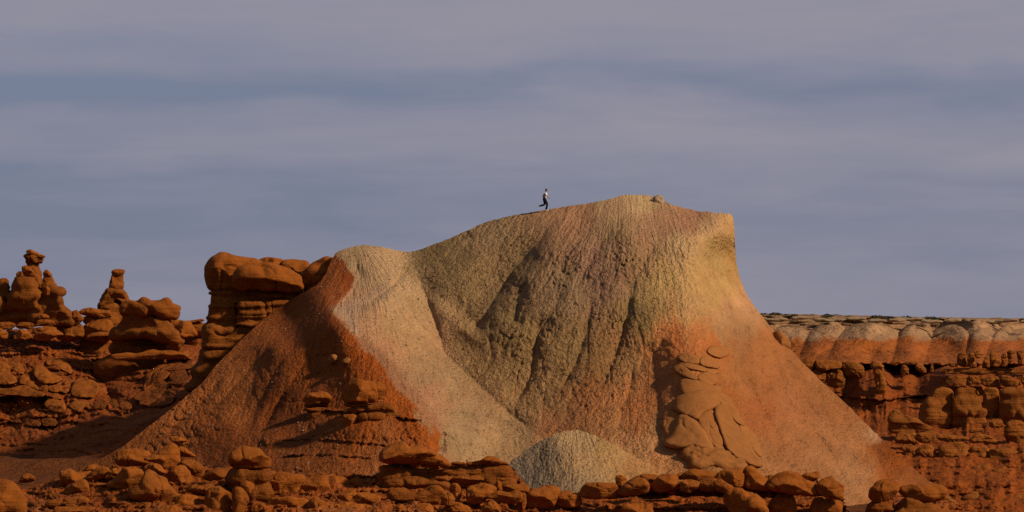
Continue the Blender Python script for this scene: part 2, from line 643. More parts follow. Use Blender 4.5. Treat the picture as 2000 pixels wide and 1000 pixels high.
def rock_mat(key, ca, cb, cc, bump=0.6, dist=0.12, scale=1.0, strata=0.0, pits=0.0):
    m, t, b = new_mat(key)
    geo = t.node('ShaderNodeNewGeometry')
    pos = geo.outputs['Position']
    info = t.node('ShaderNodeObjectInfo')
    big = t.noise(pos, 0.45 * scale, 4, 0.55, 0.3)
    mid = t.noise(pos, 1.9 * scale, 5, 0.6, 0.2)
    fine = t.noise(pos, 9.0 * scale, 5, 0.65)
    col = t.mix(t.math('MULTIPLY_ADD', big, 2.4, -0.7, clamp=True), (*ca, 1), (*cb, 1))
    col = t.mix(t.math('MULTIPLY_ADD', mid, 3.0, -1.35, clamp=True), col, (*cc, 1))
    if strata:
        lay = t.noise(t.mapping(pos, (0.12, 0.12, 2.6)), 1.0, 4, 0.6, 0.3)
        col = t.mix(t.math('MULTIPLY', t.math('MULTIPLY_ADD', lay, 3.5, -1.5, clamp=True), strata), col, (cb[0] * 1.25, cb[1] * 1.3, cb[2] * 1.5, 1))
    # small stains and grains of the stone itself
    g = t.math('MULTIPLY_ADD', fine, 0.55, 0.72)
    r = t.math('MULTIPLY_ADD', info.outputs['Random'], 0.22, 0.89)
    col = t.mix(1.0, col, t.node('ShaderNodeCombineColor', i_0=t.math('MULTIPLY', g, r), i_1=t.math('MULTIPLY', g, r), i_2=t.math('MULTIPLY', g, r)).outputs[0], 'MULTIPLY')
    t.l.new(col, b.inputs['Base Color'])
    h = t.math('ADD', t.math('MULTIPLY', mid, 0.9), t.math('MULTIPLY', fine, 0.45))
    vf = t.noise(pos, 30.0 * scale, 3, 0.6)
    h = t.math('ADD', h, t.math('MULTIPLY', vf, 0.12))
    if strata:
        h = t.math('ADD', h, t.math('MULTIPLY', lay, 1.2))
    if pits:
        vo = t.node('ShaderNodeTexVoronoi')
        t.l.new(pos, vo.inputs['Vector']); vo.inputs['Scale'].default_value = 2.2 * scale
        pit = t.math('SUBTRACT', 1.0, t.math('MULTIPLY', vo.outputs[0], 6.0, clamp=True), clamp=True)
        h = t.math('SUBTRACT', h, t.math('MULTIPLY', pit, pits))
    bp = t.node('ShaderNodeBump')
    bp.inputs['Strength'].default_value = bump
    bp.inputs['Distance'].default_value = dist
    t.l.new(h, bp.inputs['Height'])
    t.l.new(bp.outputs[0], b.inputs['Normal'])
    M[key] = m
    return m


rock_mat('cap', (0.1976, 0.0516, 0.0057), (0.2385, 0.0668, 0.0085), (0.1584, 0.0383, 0.0044), 0.6, 0.2, 1.0, 0.2, 0.5)
rock_mat('body', (0.1691, 0.0454, 0.0053), (0.2092, 0.0596, 0.0078), (0.1335, 0.0338, 0.0041), 0.9, 0.22, 1.0, 0.35, 0.2)
rock_mat('dark', (0.1500, 0.0370, 0.0046), (0.1850, 0.0480, 0.0062), (0.1200, 0.0280, 0.0038), 0.9, 0.20, 1.0, 0.3)
rock_mat('outcrop', (.235, .084, .020), (.262, .096, .024), (.205, .070, .016), 0.45, 0.14, 1.2, 0.0, 0.3)
rock_mat('far', (0.2003, 0.0570, 0.0076), (0.2359, 0.0712, 0.0107), (0.1557, 0.0418, 0.0058), 0.8, 0.4, 0.5, 0.3)
rock_mat('pale', (.24, .15, .075), (.28, .175, .09), (.20, .12, .06), 0.8, 0.1, 2.0)


rock_mat('tan', (.27, .18, .10), (.31, .21, .115), (.23, .15, .08), 0.8, 0.1, 2.0)


def soil_mat(key, bump=0.9, dist=0.25, multi=False, scale=1.0):
    """slope soil: colour from the zones of the slope, clods and rills along the fall line"""
    m, t, b = new_mat(key)
    a = t.node('ShaderNodeVertexColor', layer_name='tint')
    geo = t.node('ShaderNodeNewGeometry')
    pos = geo.outputs['Position']
    rough = a.outputs['Alpha']
    def along(sc, k, det, ro, ds):
        r = None
        for i, an in enumerate(('flow', 'flow_left', 'flow_red')[:3 if multi else 1]):
            fl = t.node('ShaderNodeAttribute', attribute_name=an)
            n = t.noise(t.mapping(fl.outputs['Vector'], (1.0, k, 1)), sc * scale, det, ro, ds)
            if r is None: r = n
            else:
                mk = t.node('ShaderNodeAttribute', attribute_name='flow_mask')
                sp = t.node('ShaderNodeSeparateXYZ'); t.l.new(mk.outputs['Vector'], sp.inputs[0])
                mx = t.node('ShaderNodeMix', data_type='FLOAT')
                t.l.new(sp.outputs[i - 1], mx.inputs[0]); t.l.new(r, mx.inputs[2]); t.l.new(n, mx.inputs[3])
                r = mx.outputs[0]
        return r
    if multi:
        rill = along(0.9, 0.22, 4, 0.6, 0.15)
        clod = t.math('ADD', t.math('MULTIPLY', along(2.4, 0.42, 4, 0.6, 0.25), 0.45), t.math('MULTIPLY', t.noise(pos, 3.6, 4, 0.62, 0.2), 0.55))
        clod = t.math('MULTIPLY_ADD', clod, 1.25, -0.125)
    else:
        rill = t.noise(pos, 0.8 * scale, 4, 0.6, 0.3)
        clod = t.noise(pos, 2.0 * scale, 4, 0.62, 0.3)
    fine = t.noise(pos, 4.5 * scale, 2, 0.6)
    blot = t.noise(pos, 0.33 * scale, 4, 0.6, 0.5)
    val = t.math('ADD', t.math('MULTIPLY_ADD', clod, 0.7, 0.65), t.math('MULTIPLY_ADD', blot, 0.6, -0.30))
    val = t.math('ADD', val, t.math('MULTIPLY_ADD', fine, 0.35, -0.175))
    # crevice shade painted into the soil colour, in the lows between the clods
    crevice_shade = t.math('MULTIPLY', t.math('MULTIPLY_ADD', clod, -8.0, 3.55, clamp=True), t.math('MULTIPLY_ADD', rough, 0.55, 0.0))
    val = t.math('MULTIPLY', val, t.math('SUBTRACT', 1.0, crevice_shade))
    cc = t.node('ShaderNodeCombineColor', i_0=val, i_1=val, i_2=val).outputs[0]
    col = t.mix(1.0, a.outputs['Color'], cc, 'MULTIPLY')
    # pale gypsum chips
    chips = t.math('MULTIPLY_ADD', t.noise(pos, 3.4, 3, 0.7), 14.0, -9.9, clamp=True)
    col = t.mix(t.math('MULTIPLY', chips, 0.55), col, (.50, .37, .25, 1))
    t.l.new(col, b.inputs['Base Color'])
    h = t.math('ADD', t.math('MULTIPLY', rill, 0.8), t.math('MULTIPLY', clod, 1.5))
    h = t.math('ADD', h, t.math('MULTIPLY', fine, 0.35))
    h = t.math('MULTIPLY', h, t.math('MULTIPLY_ADD', rough, 0.85, 0.18))
    bp = t.node('ShaderNodeBump')
    bp.inputs['Strength'].default_value = bump
    bp.inputs['Distance'].default_value = dist
    t.l.new(h, bp.inputs['Height'])
    t.l.new(bp.outputs[0], b.inputs['Normal'])
    M[key] = m
    return m


soil_mat('hill', 1.0, 0.55, True)
soil_mat('redslope', 1.0, 0.45)
soil_mat('mesa', 0.8, 0.6, False, 0.5)


def dome_mat(key):
    m, t, b = new_mat(key)
    geo = t.node('ShaderNodeNewGeometry')
    pos = geo.outputs['Position']
    sp = t.node('ShaderNodeSeparateXYZ'); t.l.new(pos, sp.inputs[0])
    n1 = t.noise(pos, 0.25, 5, 0.6); n2 = t.noise(pos, 1.5, 5, 0.65)
    z = t.math('ADD', sp.outputs[2], t.math('MULTIPLY_ADD', n1, 2.2, -1.1))
    f = t.math('MULTIPLY_ADD', z, 0.8, -0.8 * 10.9 + 0.5, clamp=True)
    col = t.mix(f, (.285, .100, .022, 1), (.270, .170, .092, 1))
    v = t.math('MULTIPLY_ADD', n2, 0.8, 0.6)
    col = t.mix(1.0, col, t.node('ShaderNodeCombineColor', i_0=v, i_1=v, i_2=v).outputs[0], 'MULTIPLY')
    t.l.new(col, b.inputs['Base Color'])
    bp = t.node('ShaderNodeBump'); bp.inputs['Strength'].default_value = 0.7; bp.inputs['Distance'].default_value = 0.5
    t.l.new(t.math('ADD', n1, t.math('MULTIPLY', n2, 0.6)), bp.inputs['Height'])
    t.l.new(bp.outputs[0], b.inputs['Normal'])
    M[key] = m


dome_mat('dome')


def plain_mat(key, c, rough=0.8, var=0.25, scale=14.0):
    m, t, b = new_mat(key)
    tcn = t.node('ShaderNodeTexCoord')
    n = t.noise(tcn.outputs['Object'], scale, 4, 0.6)
    v = t.math('MULTIPLY_ADD', n, 2 * var, 1 - var)
    col = t.mix(1.0, (*c, 1), t.node('ShaderNodeCombineColor', i_0=v, i_1=v, i_2=v).outputs[0], 'MULTIPLY')
    t.l.new(col, b.inputs['Base Color'])
    b.inputs['Roughness'].default_value = rough
    M[key] = m


plain_mat('skin', (.30, .145, .085), 0.6, 0.1)
plain_mat('hair', (.012, .008, .006), 0.6)
plain_mat('shirt', (.72, .72, .74), 0.9, 0.06)
plain_mat('vest', (.24, .17, .10), 0.9, 0.2)
plain_mat('trousers', (.011, .010, .012), 0.9)
plain_mat('shoe', (.70, .69, .68), 0.7, 0.08)
plain_mat('shrub', (.050, .042, .020), 0.9, 0.4, 2.0)
plain_mat('gravel', (.17, .10, .055), 0.95, 0.35, 1.2)

# ------------------------------------------------------------------ the land
def smooth_gorge(X, Y):
    return sstep(26, 44, X - 0.02 * (Y - 190)) * sstep(185, 225, Y)


def ground_z(X, Y):
    q = np.stack([X / 18.0, Y / 18.0, X * 0 + 1.7], 1)
    z = -1.0 + (0.45 + 1.0 * sstep(-15, -28, X)) * fbm(q, 5) + 0.07 * fbm(q * 14, 3) + 2.4 * sstep(-18, -34, X) * sstep(215, 262, Y)
    z = z - 13.5 * smooth_gorge(X, Y)
    z = z + (10.2 - 0.5) * np.exp(-((X / 26.0) ** 2 + (Y / 22.0) ** 2))          # the viewpoint's own rise
    return z


gx = np.unique(np.concatenate([np.linspace(-3500, -90, 18), np.linspace(-90, 90, 361), np.linspace(90, 3500, 18)]))
gy = np.unique(np.concatenate([np.linspace(-300, 120, 30), np.linspace(120, 380, 480), np.linspace(380, 6000, 26)]))
GX, GY = np.meshgrid(gx, gy)
GZ = ground_z(GX.ravel(), GY.ravel())
go = mesh_obj('ground', np.stack([GX.ravel(), GY.ravel(), GZ], 1), grid_faces(len(gy), len(gx)), M['redslope'])
tag(go, kind='structure')
ca = go.data.color_attributes.new('tint', 'FLOAT_COLOR', 'POINT')
nq = fbm(np.stack([GX.ravel() / 7, GY.ravel() / 9, GX.ravel() * 0], 1), 4)
cg = np.zeros((GX.size, 4)); cg[:, :3] = np.array((.10, .028, .005)); cg[:, :3] *= (1 + 0.3 * nq)[:, None]; cg[:, 3] = 0.5
ca.data.foreach_set('color', cg.astype(np.float32).ravel())
fa = go.data.attributes.new('flow', 'FLOAT_VECTOR', 'POINT')
fa.data.foreach_set('vector', np.stack([GX.ravel() * 0.5, GY.ravel() * 1.3, GX.ravel() * 0], 1).astype(np.float32).ravel())


def idw(X, Yd, pts, power=3.0):
    c = np.array([[p[0], p[1]] for p in pts], float)
    val = np.array([p[2] for p in pts], float)
    out = np.zeros((len(X), val.shape[1]))
    for s in range(0, len(X), 60000):
        d2 = (X[s:s + 60000, None] - c[None, :, 0]) ** 2 + (Yd[s:s + 60000, None] - c[None, :, 1]) ** 2
        ww = 1.0 / (d2 + 150.0) ** (power / 2 + 0.3)
        out[s:s + 60000] = (ww @ val) / ww.sum(1)[:, None]
    return out


# --- the big hill -------------------------------------------------
HILL_TOP = [(60, 952), (120, 932), (180, 905), (240, 872), (330, 802), (395, 748), (420, 716), (480, 655), (540, 602), (590, 572), (620, 556), (638, 532), (646, 510), (655, 495), (672, 486),
            (690, 481), (712, 478), (745, 482), (780, 490), (800, 492), (820, 488), (845, 478), (880, 465), (915, 449), (945, 435), (985, 424),
            (1040, 414), (1066, 410), (1110, 402), (1150, 397), (1190, 389), (1215, 381), (1240, 380), (1270, 382), (1290, 390), (1320, 402),
            (1365, 413), (1390, 414), (1400, 417), (1408, 415.5), (1416, 418.5), (1423, 416), (1428, 419.5), (1432, 424), (1434, 450), (1435.5, 480), (1437, 508), (1444, 540), (1456, 570), (1472, 597), (1500, 632),
            (1530, 667), (1560, 700), (1600, 740), (1650, 786), (1700, 836), (1750, 884), (1800, 928), (1850, 966), (1900, 1004), (1980, 1070)]
HILL_CTRL = [
    (60, 952, 241), (120, 935, 241.5), (655, 491, 262), (712, 478, 262), (800, 491, 263.5), (880, 465, 263.5), (985, 424, 263.5), (1066, 409, 263), (1150, 397, 263), (1240, 380, 265), (1290, 391, 265),
    (1365, 413, 263), (1425, 417, 262), (1000, 480, 257.5), (1100, 450, 257.5), (1240, 425, 257.5), (1340, 450, 255.5), (1400, 450, 256.5), (1432, 480, 261),
    (1400, 500, 256.5), (1300, 520, 252), (1360, 560, 251), (1420, 560, 255), (1440, 560, 259), (900, 520, 256.8), (850, 540, 256.8), (830, 570, 255.6),
    (950, 560, 254.2), (1050, 560, 252), (1150, 560, 251), (1250, 600, 248.5), (1340, 640, 245.5), (1420, 640, 249), (1480, 640, 255.5),
    (870, 690, 249.5), (950, 650, 249.5), (1050, 680, 247), (1150, 700, 245), (1250, 720, 243.3), (1350, 740, 240), (1450, 760, 243.5), (1540, 760, 250), (1600, 745, 256),
    (930, 745, 245.3), (1000, 810, 241), (1060, 852, 237.5), (1150, 800, 239.5), (1250, 820, 237.5), (1380, 860, 234), (1480, 880, 236), (1600, 880, 242), (1700, 870, 249),
    (1150, 920, 231.5), (1300, 920, 230.5), (1500, 960, 230), (1650, 980, 234), (1800, 960, 245), (1880, 1000, 247), (1000, 920, 231.5), (1250, 1020, 224), (1600, 1050, 226),
    (1760, 900, 247.5), (760, 560, 254), (720, 560, 254.5), (800, 640, 249.8), (700, 600, 249), (760, 650, 246), (820, 720, 241.5), (880, 790, 237), (930, 850, 233.5), (900, 900, 229.5),
    (650, 612, 245.6), (700, 655, 241.5), (760, 722, 236.8), (810, 782, 232.8), (850, 830, 229.8), (862, 880, 227.8),
    (690, 545, 256), (640, 560, 255), (600, 560, 259), (560, 610, 258), (600, 640, 247.4), (540, 680, 246.8), (490, 700, 249), (430, 740, 248.2), (620, 700, 242.6), (680, 720, 238.0),
    (560, 740, 241.8), (510, 760, 242.8), (470, 780, 243.5), (400, 800, 244.6), (330, 830, 244.4), (250, 880, 242.9), (640, 790, 236), (720, 800, 231.5), (780, 820, 230.2), (640, 850, 231),
    (720, 870, 227.5), (800, 880, 226.8), (560, 850, 234.5), (460, 850, 237.8), (380, 880, 239.8), (300, 910, 240.4), (560, 930, 226.5), (700, 940, 222.5), (440, 930, 231), (200, 940, 240.3), (840, 950, 223),
    (450, 1020, 222), (750, 1020, 216), (1000, 1020, 222)]
RED = [(100, 850), (300, 770), (395, 700), (480, 645), (540, 590), (590, 540), (630, 505), (655, 495), (676, 512), (692, 540), (686, 565), (662, 594), (650, 616), (700, 661), (758, 730), (806, 788),
       (840, 822), (862, 846), (858, 875), (842, 912), (840, 1060), (0, 1060), (0, 850)]
ROUGH_PTS = [(712, 490, (.5,)), (780, 560, (.55,)), (820, 680, (.55,)), (900, 830, (.6,)), (860, 500, (1.0,)), (960, 480, (.9,)), (1000, 640, (1.15,)), (1100, 560, (1.15,)), (1150, 700, (1.1,)),
             (1240, 395, (.3,)), (1120, 410, (.4,)), (1200, 500, (1.0,)), (1300, 440, (.5,)), (1390, 450, (.55,)), (1380, 540, (.3,)), (1280, 580, (.7,)), (1240, 640, (1.0,)), (1350, 650, (.25,)),
             (1200, 800, (.9,)), (1100, 830, (.8,)), (1300, 900, (.45,)), (1450, 680, (.5,)), (1550, 800, (.55,)), (1700, 900, (.5,)), (1600, 950, (.45,)), (600, 640, (.55,)), (480, 720, (.9,)), (420, 850, (1.0,)),
             (600, 880, (1.0,)), (750, 850, (.8,)), (760, 760, (.7,)), (300, 870, (.9,))]


def flow_from(X, Yd, ax, ay):
    dx, dy = X - ax, Yd - ay
    ang = np.arctan2(dx, np.maximum(dy, 20))
    wob = 0.3 * perlin(np.stack([X / 60, Yd / 90, X * 0 + 4.4], 1))
    return np.stack([ang * 380 * 0.04 + wob, np.hypot(dx, dy) * 0.04], 1)


def hill_masks(X, Yd, SOFT=9.0):
    red = poly_soft(X, Yd, RED, 5)
    d, s, _ = line_dist(X, Yd, [(803, 300), (803, 485), (825, 560), (850, 630), (868, 690), (930, 747), (1000, 812), (1066, 856), (1066, 1200)])
    left = sstep(-SOFT, SOFT, -d * s)
    return red, left * (1 - red), (1 - left) * (1 - red)


FLOWS = ((760.0, 380.0), (690.0, 440.0), (1235.0, 210.0))


def hill_flow(X, Yd):
    f = [flow_from(X, Yd, *a) for a in FLOWS]
    m = hill_masks(X, Yd, 14.0)
    return {'flow_red': f[0], 'flow_left': f[1], 'flow': f[2], 'flow_mask': np.stack([m[1], m[0]], 1)}


BUMPS = [(520, 855, 30, 20, 1.3), (1370, 690, 75, 55, 0.9), (1385, 800, 80, 90, 1.0), (1400, 497, 30, 26, -0.35), (1290, 400, 30, 12, 0.5), (700, 840, 90, 26, 1.0), (1260, 620, 40, 50, 0.4), (1110, 620, 50, 70, 0.4)]


def hill_bumps(X, Yd):
    d = X * 0.0
    for cx, cy, sx, sy, A in BUMPS:
        d = d - A * np.exp(-((X - cx) / sx) ** 2 - ((Yd - cy) / sy) ** 2)
    return d


def hill_detail(X, Yd, Y):
    rg = idw(X, Yd, ROUGH_PTS)[:, 0]
    z0 = X * 0
    d = z0
    for k, (mk, ap) in enumerate(zip(hill_masks(X, Yd), FLOWS)):
        ix = np.where(mk > 0.001)[0]
        if len(ix) == 0: continue
        uv = flow_from(X[ix], Yd[ix], *ap); z = z0[ix] + 7 * k
        r1 = ridged(np.stack([uv[:, 0] / 3.4, uv[:, 1] / 16.0, z + 1], 1), 2)
        r2 = ridged(np.stack([uv[:, 0] / 1.2, uv[:, 1] / 4.5, z + 9], 1), 3)
        r3 = fbm(np.stack([uv[:, 0] / 0.5, uv[:, 1] / 0.9, z + 5], 1), 3, 0.65)
        r4 = ridged(np.stack([uv[:, 0] / 0.8 + .3 * uv[:, 1], uv[:, 1] / 1.3, z + 15], 1), 2)
        p5 = np.abs(perlin(np.stack([uv[:, 0] / 0.65 + .35 * uv[:, 1], uv[:, 1] / 1.2, z + 25], 1)))
        p6 = np.abs(perlin(np.stack([uv[:, 0] / 0.48 - .5 * uv[:, 1], uv[:, 1] / 0.8 + .2 * uv[:, 0], z + 33], 1)))
        p7 = np.abs(perlin(np.stack([uv[:, 0] / 1.7, uv[:, 1] / 7.0, z + 41], 1)))
        pm = np.clip(0.4 + 1.2 * perlin(np.stack([uv[:, 0] / 2.5, uv[:, 1] / 3.5, z + 51], 1)), 0, 1)
        crev = pm * (np.clip(1 - p5 / .13, 0, 1) + .8 * np.clip(1 - p6 / .15, 0, 1)) + .5 * np.clip(1 - p7 / .06, 0, 1)
        dd = rg[ix] * (-0.05 * r1 - 0.06 * r2 - 0.075 * r3 - 0.06 * r4 + 0.22 * crev)
        e = np.zeros(X.shape); e[ix] = dd * mk[ix]
        d = d + e
    b1 = fbm(np.stack([X / 110, Yd / 110, z0 + 2], 1), 3)
    d = d - 0.35 * b1
    # soften at the crest line so that the skyline stays put
    for pts, A, wl, wr in [
        ([(1096, 428), (1040, 485), (1000, 530), (965, 585), (940, 625), (915, 655)], 2.2, 56, 20),
        ([(1030, 540), (1012, 585), (1005, 640)], .8, 16, 10),
        ([(1078, 610), (1050, 655), (1035, 740), (1000, 800)], .8, 20, 8),
        ([(1158, 570), (1148, 640), (1125, 710), (1090, 770)], .6, 16, 7),
        ([(1230, 540), (1230, 600), (1205, 690), (1165, 780)], .7, 18, 8),
        ([(1200, 440), (1160, 500), (1120, 570)], .6, 26, 12),
        ([(1290, 460), (1255, 520), (1225, 580)], .6, 30, 14),
        ([(803, 485), (825, 560), (850, 630), (868, 690), (930, 747), (1000, 812), (1066, 856)], 1.2, 26, 13),
        ([(890, 470), (905, 500), (900, 540)], 0.3, 22, 14),
        ([(1345, 632), (1300, 655), (1278, 690), (1284, 770), (1292, 850), (1305, 890)], 0.6, 22, 14),
        ([(1440, 690), (1480, 780), (1535, 880)], 0.6, 14, 8),
        ([(1455, 610), (1500, 700), (1580, 800)], 0.45, 16, 9),
        ([(1400, 580), (1440, 650), (1470, 720)], 0.4, 16, 10),
        ([(1560, 800), (1620, 880), (1660, 960)], 0.5, 14, 8),
        ([(1240, 700), (1225, 780), (1200, 860)], 0.4, 12, 8),
        ([(760, 500), (790, 580), (830, 660)], 0.4, 12, 14),
        ([(720, 640), (790, 720), (870, 810)], 0.4, 10, 12),
        ([(560, 640), (470, 740), (390, 830)], 0.55, 10, 14),
        ([(600, 700), (540, 790), (500, 860)], 0.5, 10, 14),
        ([(450, 720), (390, 790), (320, 850)], 0.5, 10, 12),
        ([(1490, 690), (1545, 790), (1640, 905)], 0.6, 14, 8),
        ([(1540, 740), (1610, 830), (1700, 930)], 0.5, 14, 8),
        ([(640, 625), (655, 690), (660, 740)], 0.5, 40, 10),
        ([(506, 672), (492, 740), (462, 840)], 0.5, 14, 50),
        ([(600, 640), (540, 720), (500, 800), (480, 860)], 0.5, 18, 10),
        ([(560, 760), (520, 830), (500, 880)], 0.6, 14, 10),
        ([(690, 488), (702, 540), (684, 578), (652, 606)], 1.3, 30, 20),
        ([(655, 608), (720, 592), (764, 560), (800, 520)], 0.6, 8, 8),
        ([(865, 835), (866, 870), (848, 905)], 1.4, 5, 14),
        ([(1706, 850), (1715, 900), (1745, 950)], 0.7, 7, 18)]:
        d = d + groove(X, Yd, pts, A, wl, wr)
    for pts, D, h in [
        ([(585, 800), (640, 803), (700, 808), (780, 815), (835, 824)], 0.8, 9),
        ([(500, 898), (580, 889), (640, 888), (740, 897)], 0.5, 6),
        ([(520, 862), (620, 858), (740, 868), (840, 880)], 0.45, 6),
        ([(610, 694), (650, 690), (705, 697)], 0.25, 7)]:
        d = d + ledge(X, Yd + 2.5 * perlin(np.stack([X / 12, z0, z0 + 3], 1)), pts, D, h)
    d = d + hill_bumps(X, Yd)
    return d


HILL_COL = [
    (712, 490, (158, 128, 92)), (760, 560, (160, 127, 90)), (800, 640, (156, 122, 86)), (850, 720, (142, 112, 80)), (900, 850, (140, 113, 82)), (1000, 850, (138, 108, 76)), (700, 630, (158, 118, 86)),
    (740, 690, (155, 112, 80)), (830, 790, (146, 106, 78)), (660, 505, (140, 112, 78)), (870, 890, (140, 108, 76)),
    (860, 500, (126, 101, 60)), (905, 525, (126, 100, 62)), (960, 450, (134, 106, 72)), (1000, 500, (128, 100, 64)), (1050, 440, (142, 104, 70)), (1110, 425, (144, 100, 68)), (1150, 412, (144, 100, 68)),
    (1240, 390, (160, 131, 88)), (1180, 400, (150, 118, 80)), (1200, 450, (140, 108, 75)), (1290, 445, (146, 104, 74)), (1345, 428, (148, 100, 70)), (1390, 445, (168, 130, 88)), (1330, 480, (162, 130, 88)), (1400, 498, (146, 116, 62)),
    (1390, 560, (160, 123, 66)), (1432, 520, (150, 110, 50)), (1430, 440, (166, 126, 70)), (1300, 560, (152, 120, 68)), (1240, 600, (126, 100, 58)), (1100, 560, (134, 106, 76)), (1150, 500, (140, 102, 80)), (1180, 560, (132, 98, 76)),
    (1100, 680, (128, 100, 66)), (1000, 650, (128, 102, 66)), (950, 690, (132, 102, 68)), (1200, 700, (134, 98, 62)), (1150, 780, (140, 92, 56)), (1250, 780, (146, 92, 54)), (1100, 850, (138, 92, 58)), (1050, 760, (132, 100, 66)),
    (1350, 605, (160, 120, 74)), (1410, 630, (168, 122, 82)), (1330, 665, (172, 102, 56)), (1390, 670, (174, 104, 56)), (1455, 635, (166, 118, 80)), (1500, 680, (172, 108, 66)), (1480, 800, (168, 100, 58)), (1550, 800, (172, 110, 70)), (1600, 880, (170, 114, 76)),
    (1660, 920, (170, 118, 82)), (1400, 800, (165, 96, 50)), (1750, 905, (152, 80, 28)), (1725, 860, (156, 84, 32)), (1800, 955, (150, 88, 44)), (1700, 840, (172, 118, 80)), (1640, 790, (168, 108, 66)),
    (1250, 880, (152, 110, 72)), (1450, 920, (164, 112, 72)), (1300, 900, (158, 108, 68))]
RED_COL = [(640, 540, (132, 72, 30)), (560, 620, (118, 62, 22)), (600, 680, (126, 66, 24)), (690, 545, (110, 52, 20)), (720, 700, (142, 70, 18)), (800, 810, (142, 72, 22)), (700, 830, (136, 70, 22)), (440, 760, (140, 82, 38)),
           (350, 830, (138, 80, 38)), (420, 860, (128, 68, 26)), (600, 880, (126, 70, 30)), (560, 790, (112, 58, 22)), (760, 890, (138, 82, 42)), (500, 930, (122, 62, 22)), (250, 890, (120, 68, 28)), (510, 650, (134, 74, 32))]
ALB = 1.0


def hill_tint(X, Yd, pts):
    z0 = X * 0
    wx = 16 * fbm(np.stack([X / 50, Yd / 50, z0], 1), 4, .6); wy = 16 * fbm(np.stack([X / 50, Yd / 50, z0 + 9], 1), 4, .6)
    fu = flow_from(X, Yd, *FLOWS[2])
    wy = wy + 34 * fbm(np.stack([fu[:, 0] / 1.1, fu[:, 1] / 9.0, z0 + 13], 1), 3)
    g = idw(X + wx, Yd + wy, [(a, b, lin(*c)) for a, b, c in HILL_COL])
    r = idw(X + wx, Yd + wy, [(a, b, lin(*c)) for a, b, c in RED_COL])
    g = g * np.array([1.02, .935, .79])
    gm = g.mean(1, keepdims=True) * np.array([1.45, .96, .56])
    kd = 0.24 * (1 - sstep(560, 680, Yd))[:, None]
    g = g * (1 - kd) + gm * kd
    r = r * np.array([1.10, 1.0, .86])
    m = poly_soft(X + 0.3 * wx, Yd + 0.2 * wy, RED, 5)[:, None]
    c = g * (1 - m) + r * m
    rf = (sstep(1250, 1420, X) * sstep(560, 680, Yd))[:, None]
    c = c * (1 + 0.20 * (1 - m) * (1 - rf))
    c = c * (1 - rf + rf * np.array([.73, .74, .66]))
    # pale wash-outs
    for poly, colr, s in [
        ([(806, 806), (820, 806), (838, 820), (846, 840), (840, 848), (832, 832), (810, 816)], (150, 104, 66), 5),
        ([(648, 606), (700, 652), (706, 650), (690, 618), (760, 566), (756, 558), (690, 596)], (162, 126, 94), 10),
        ([(1700, 836), (1716, 850), (1722, 868), (1708, 866), (1690, 845)], (168, 120, 82), 7),
        ([(700, 661), (758, 730), (806, 788), (840, 822), (856, 836), (862, 828), (820, 776), (770, 716), (706, 648)], (146, 98, 64), 7)]:
        k = poly_soft(X + 0.3 * wx, Yd + 0.3 * wy, poly, s)[:, None]
        c = c * (1 - k) + np.array(lin(*colr)) * k
    uv = flow_from(X, Yd, *FLOWS[2])
    st = fbm(np.stack([uv[:, 0] / 1.6, uv[:, 1] / 12, z0 + 3], 1), 3)
    pur = np.clip(fbm(np.stack([X / 90, Yd / 60, z0 + 21], 1), 3) * 1.6, 0, 1)[:, None] * (1 - m)
    c = c * (1 - 0.25 * pur) + 0.25 * pur * c * np.array([1.02, .86, 1.02])
    c = c * (1 + 0.16 * st)[:, None] * ALB
    rg = idw(X, Yd, ROUGH_PTS)
    return np.concatenate([c, rg], 1)


HILL = Relief('hill', M['hill'], HILL_TOP, 1080.0, 1060, 350, HILL_CTRL, hill_detail, hill_tint, hill_flow, top_noise=1.3)
tag(HILL.o, kind='structure')


# --- the small grey mound at its foot -----------------------------
def mound_detail(X, Yd, Y):
    z0 = X * 0
    return -0.12 * fbm(np.stack([X / 18, Yd / 24, z0], 1), 3, .5) - 0.10 * fbm(np.stack([X / 4, Yd / 6, z0], 1), 3) + 0.01 * np.abs(X - 1120)


def mound_tint(X, Yd, pts):
    z0 = X * 0
    wx = 14 * fbm(np.stack([X / 40, Yd / 40, z0], 1), 4)
    c = idw(X + wx, Yd, [(1120, 850, lin(158, 130, 92)), (1060, 890, lin(120, 102, 80)), (1030, 930, lin(118, 102, 84)), (1130, 900, lin(150, 120, 84)), (1120, 960, lin(130, 108, 82)),
                         (1200, 880, lin(158, 124, 80)), (1250, 910, lin(152, 112, 70)), (1290, 930, lin(150, 106, 64)), (1000, 960, lin(120, 104, 78))])
    return np.concatenate([c * np.array([1.14, 1.02, .88]), np.full((len(X), 1), 0.7)], 1)


MOUND_TOP = [(930, 975), (985, 915), (1010, 893), (1040, 870), (1075, 851), (1105, 841), (1130, 840), (1160, 849), (1200, 868), (1238, 891), (1282, 914), (1322, 948), (1365, 1000)]
MOUND = Relief('mound', M['hill'], MOUND_TOP, 1050.0, 300, 140,
               [(1130, 840, 229.5), (1050, 880, 226.8), (1130, 920, 222.8), (1230, 900, 226.3), (990, 930, 224.5), (1130, 1000, 217.5), (1310, 940, 226.0), (960, 1000, 221), (1300, 1010, 220), (1180, 870, 227), (1080, 860, 227.2)],
               mound_detail, mound_tint, lambda X, Yd: np.stack([np.arctan2(X - 1120, np.maximum(Yd - 780, 20)) * 5.5, np.hypot(X - 1120, Yd - 780) * .036], 1), top_noise=1.0, back=((2, 1), (5, 4), (9, 9)))
tag(MOUND.o, kind='structure')


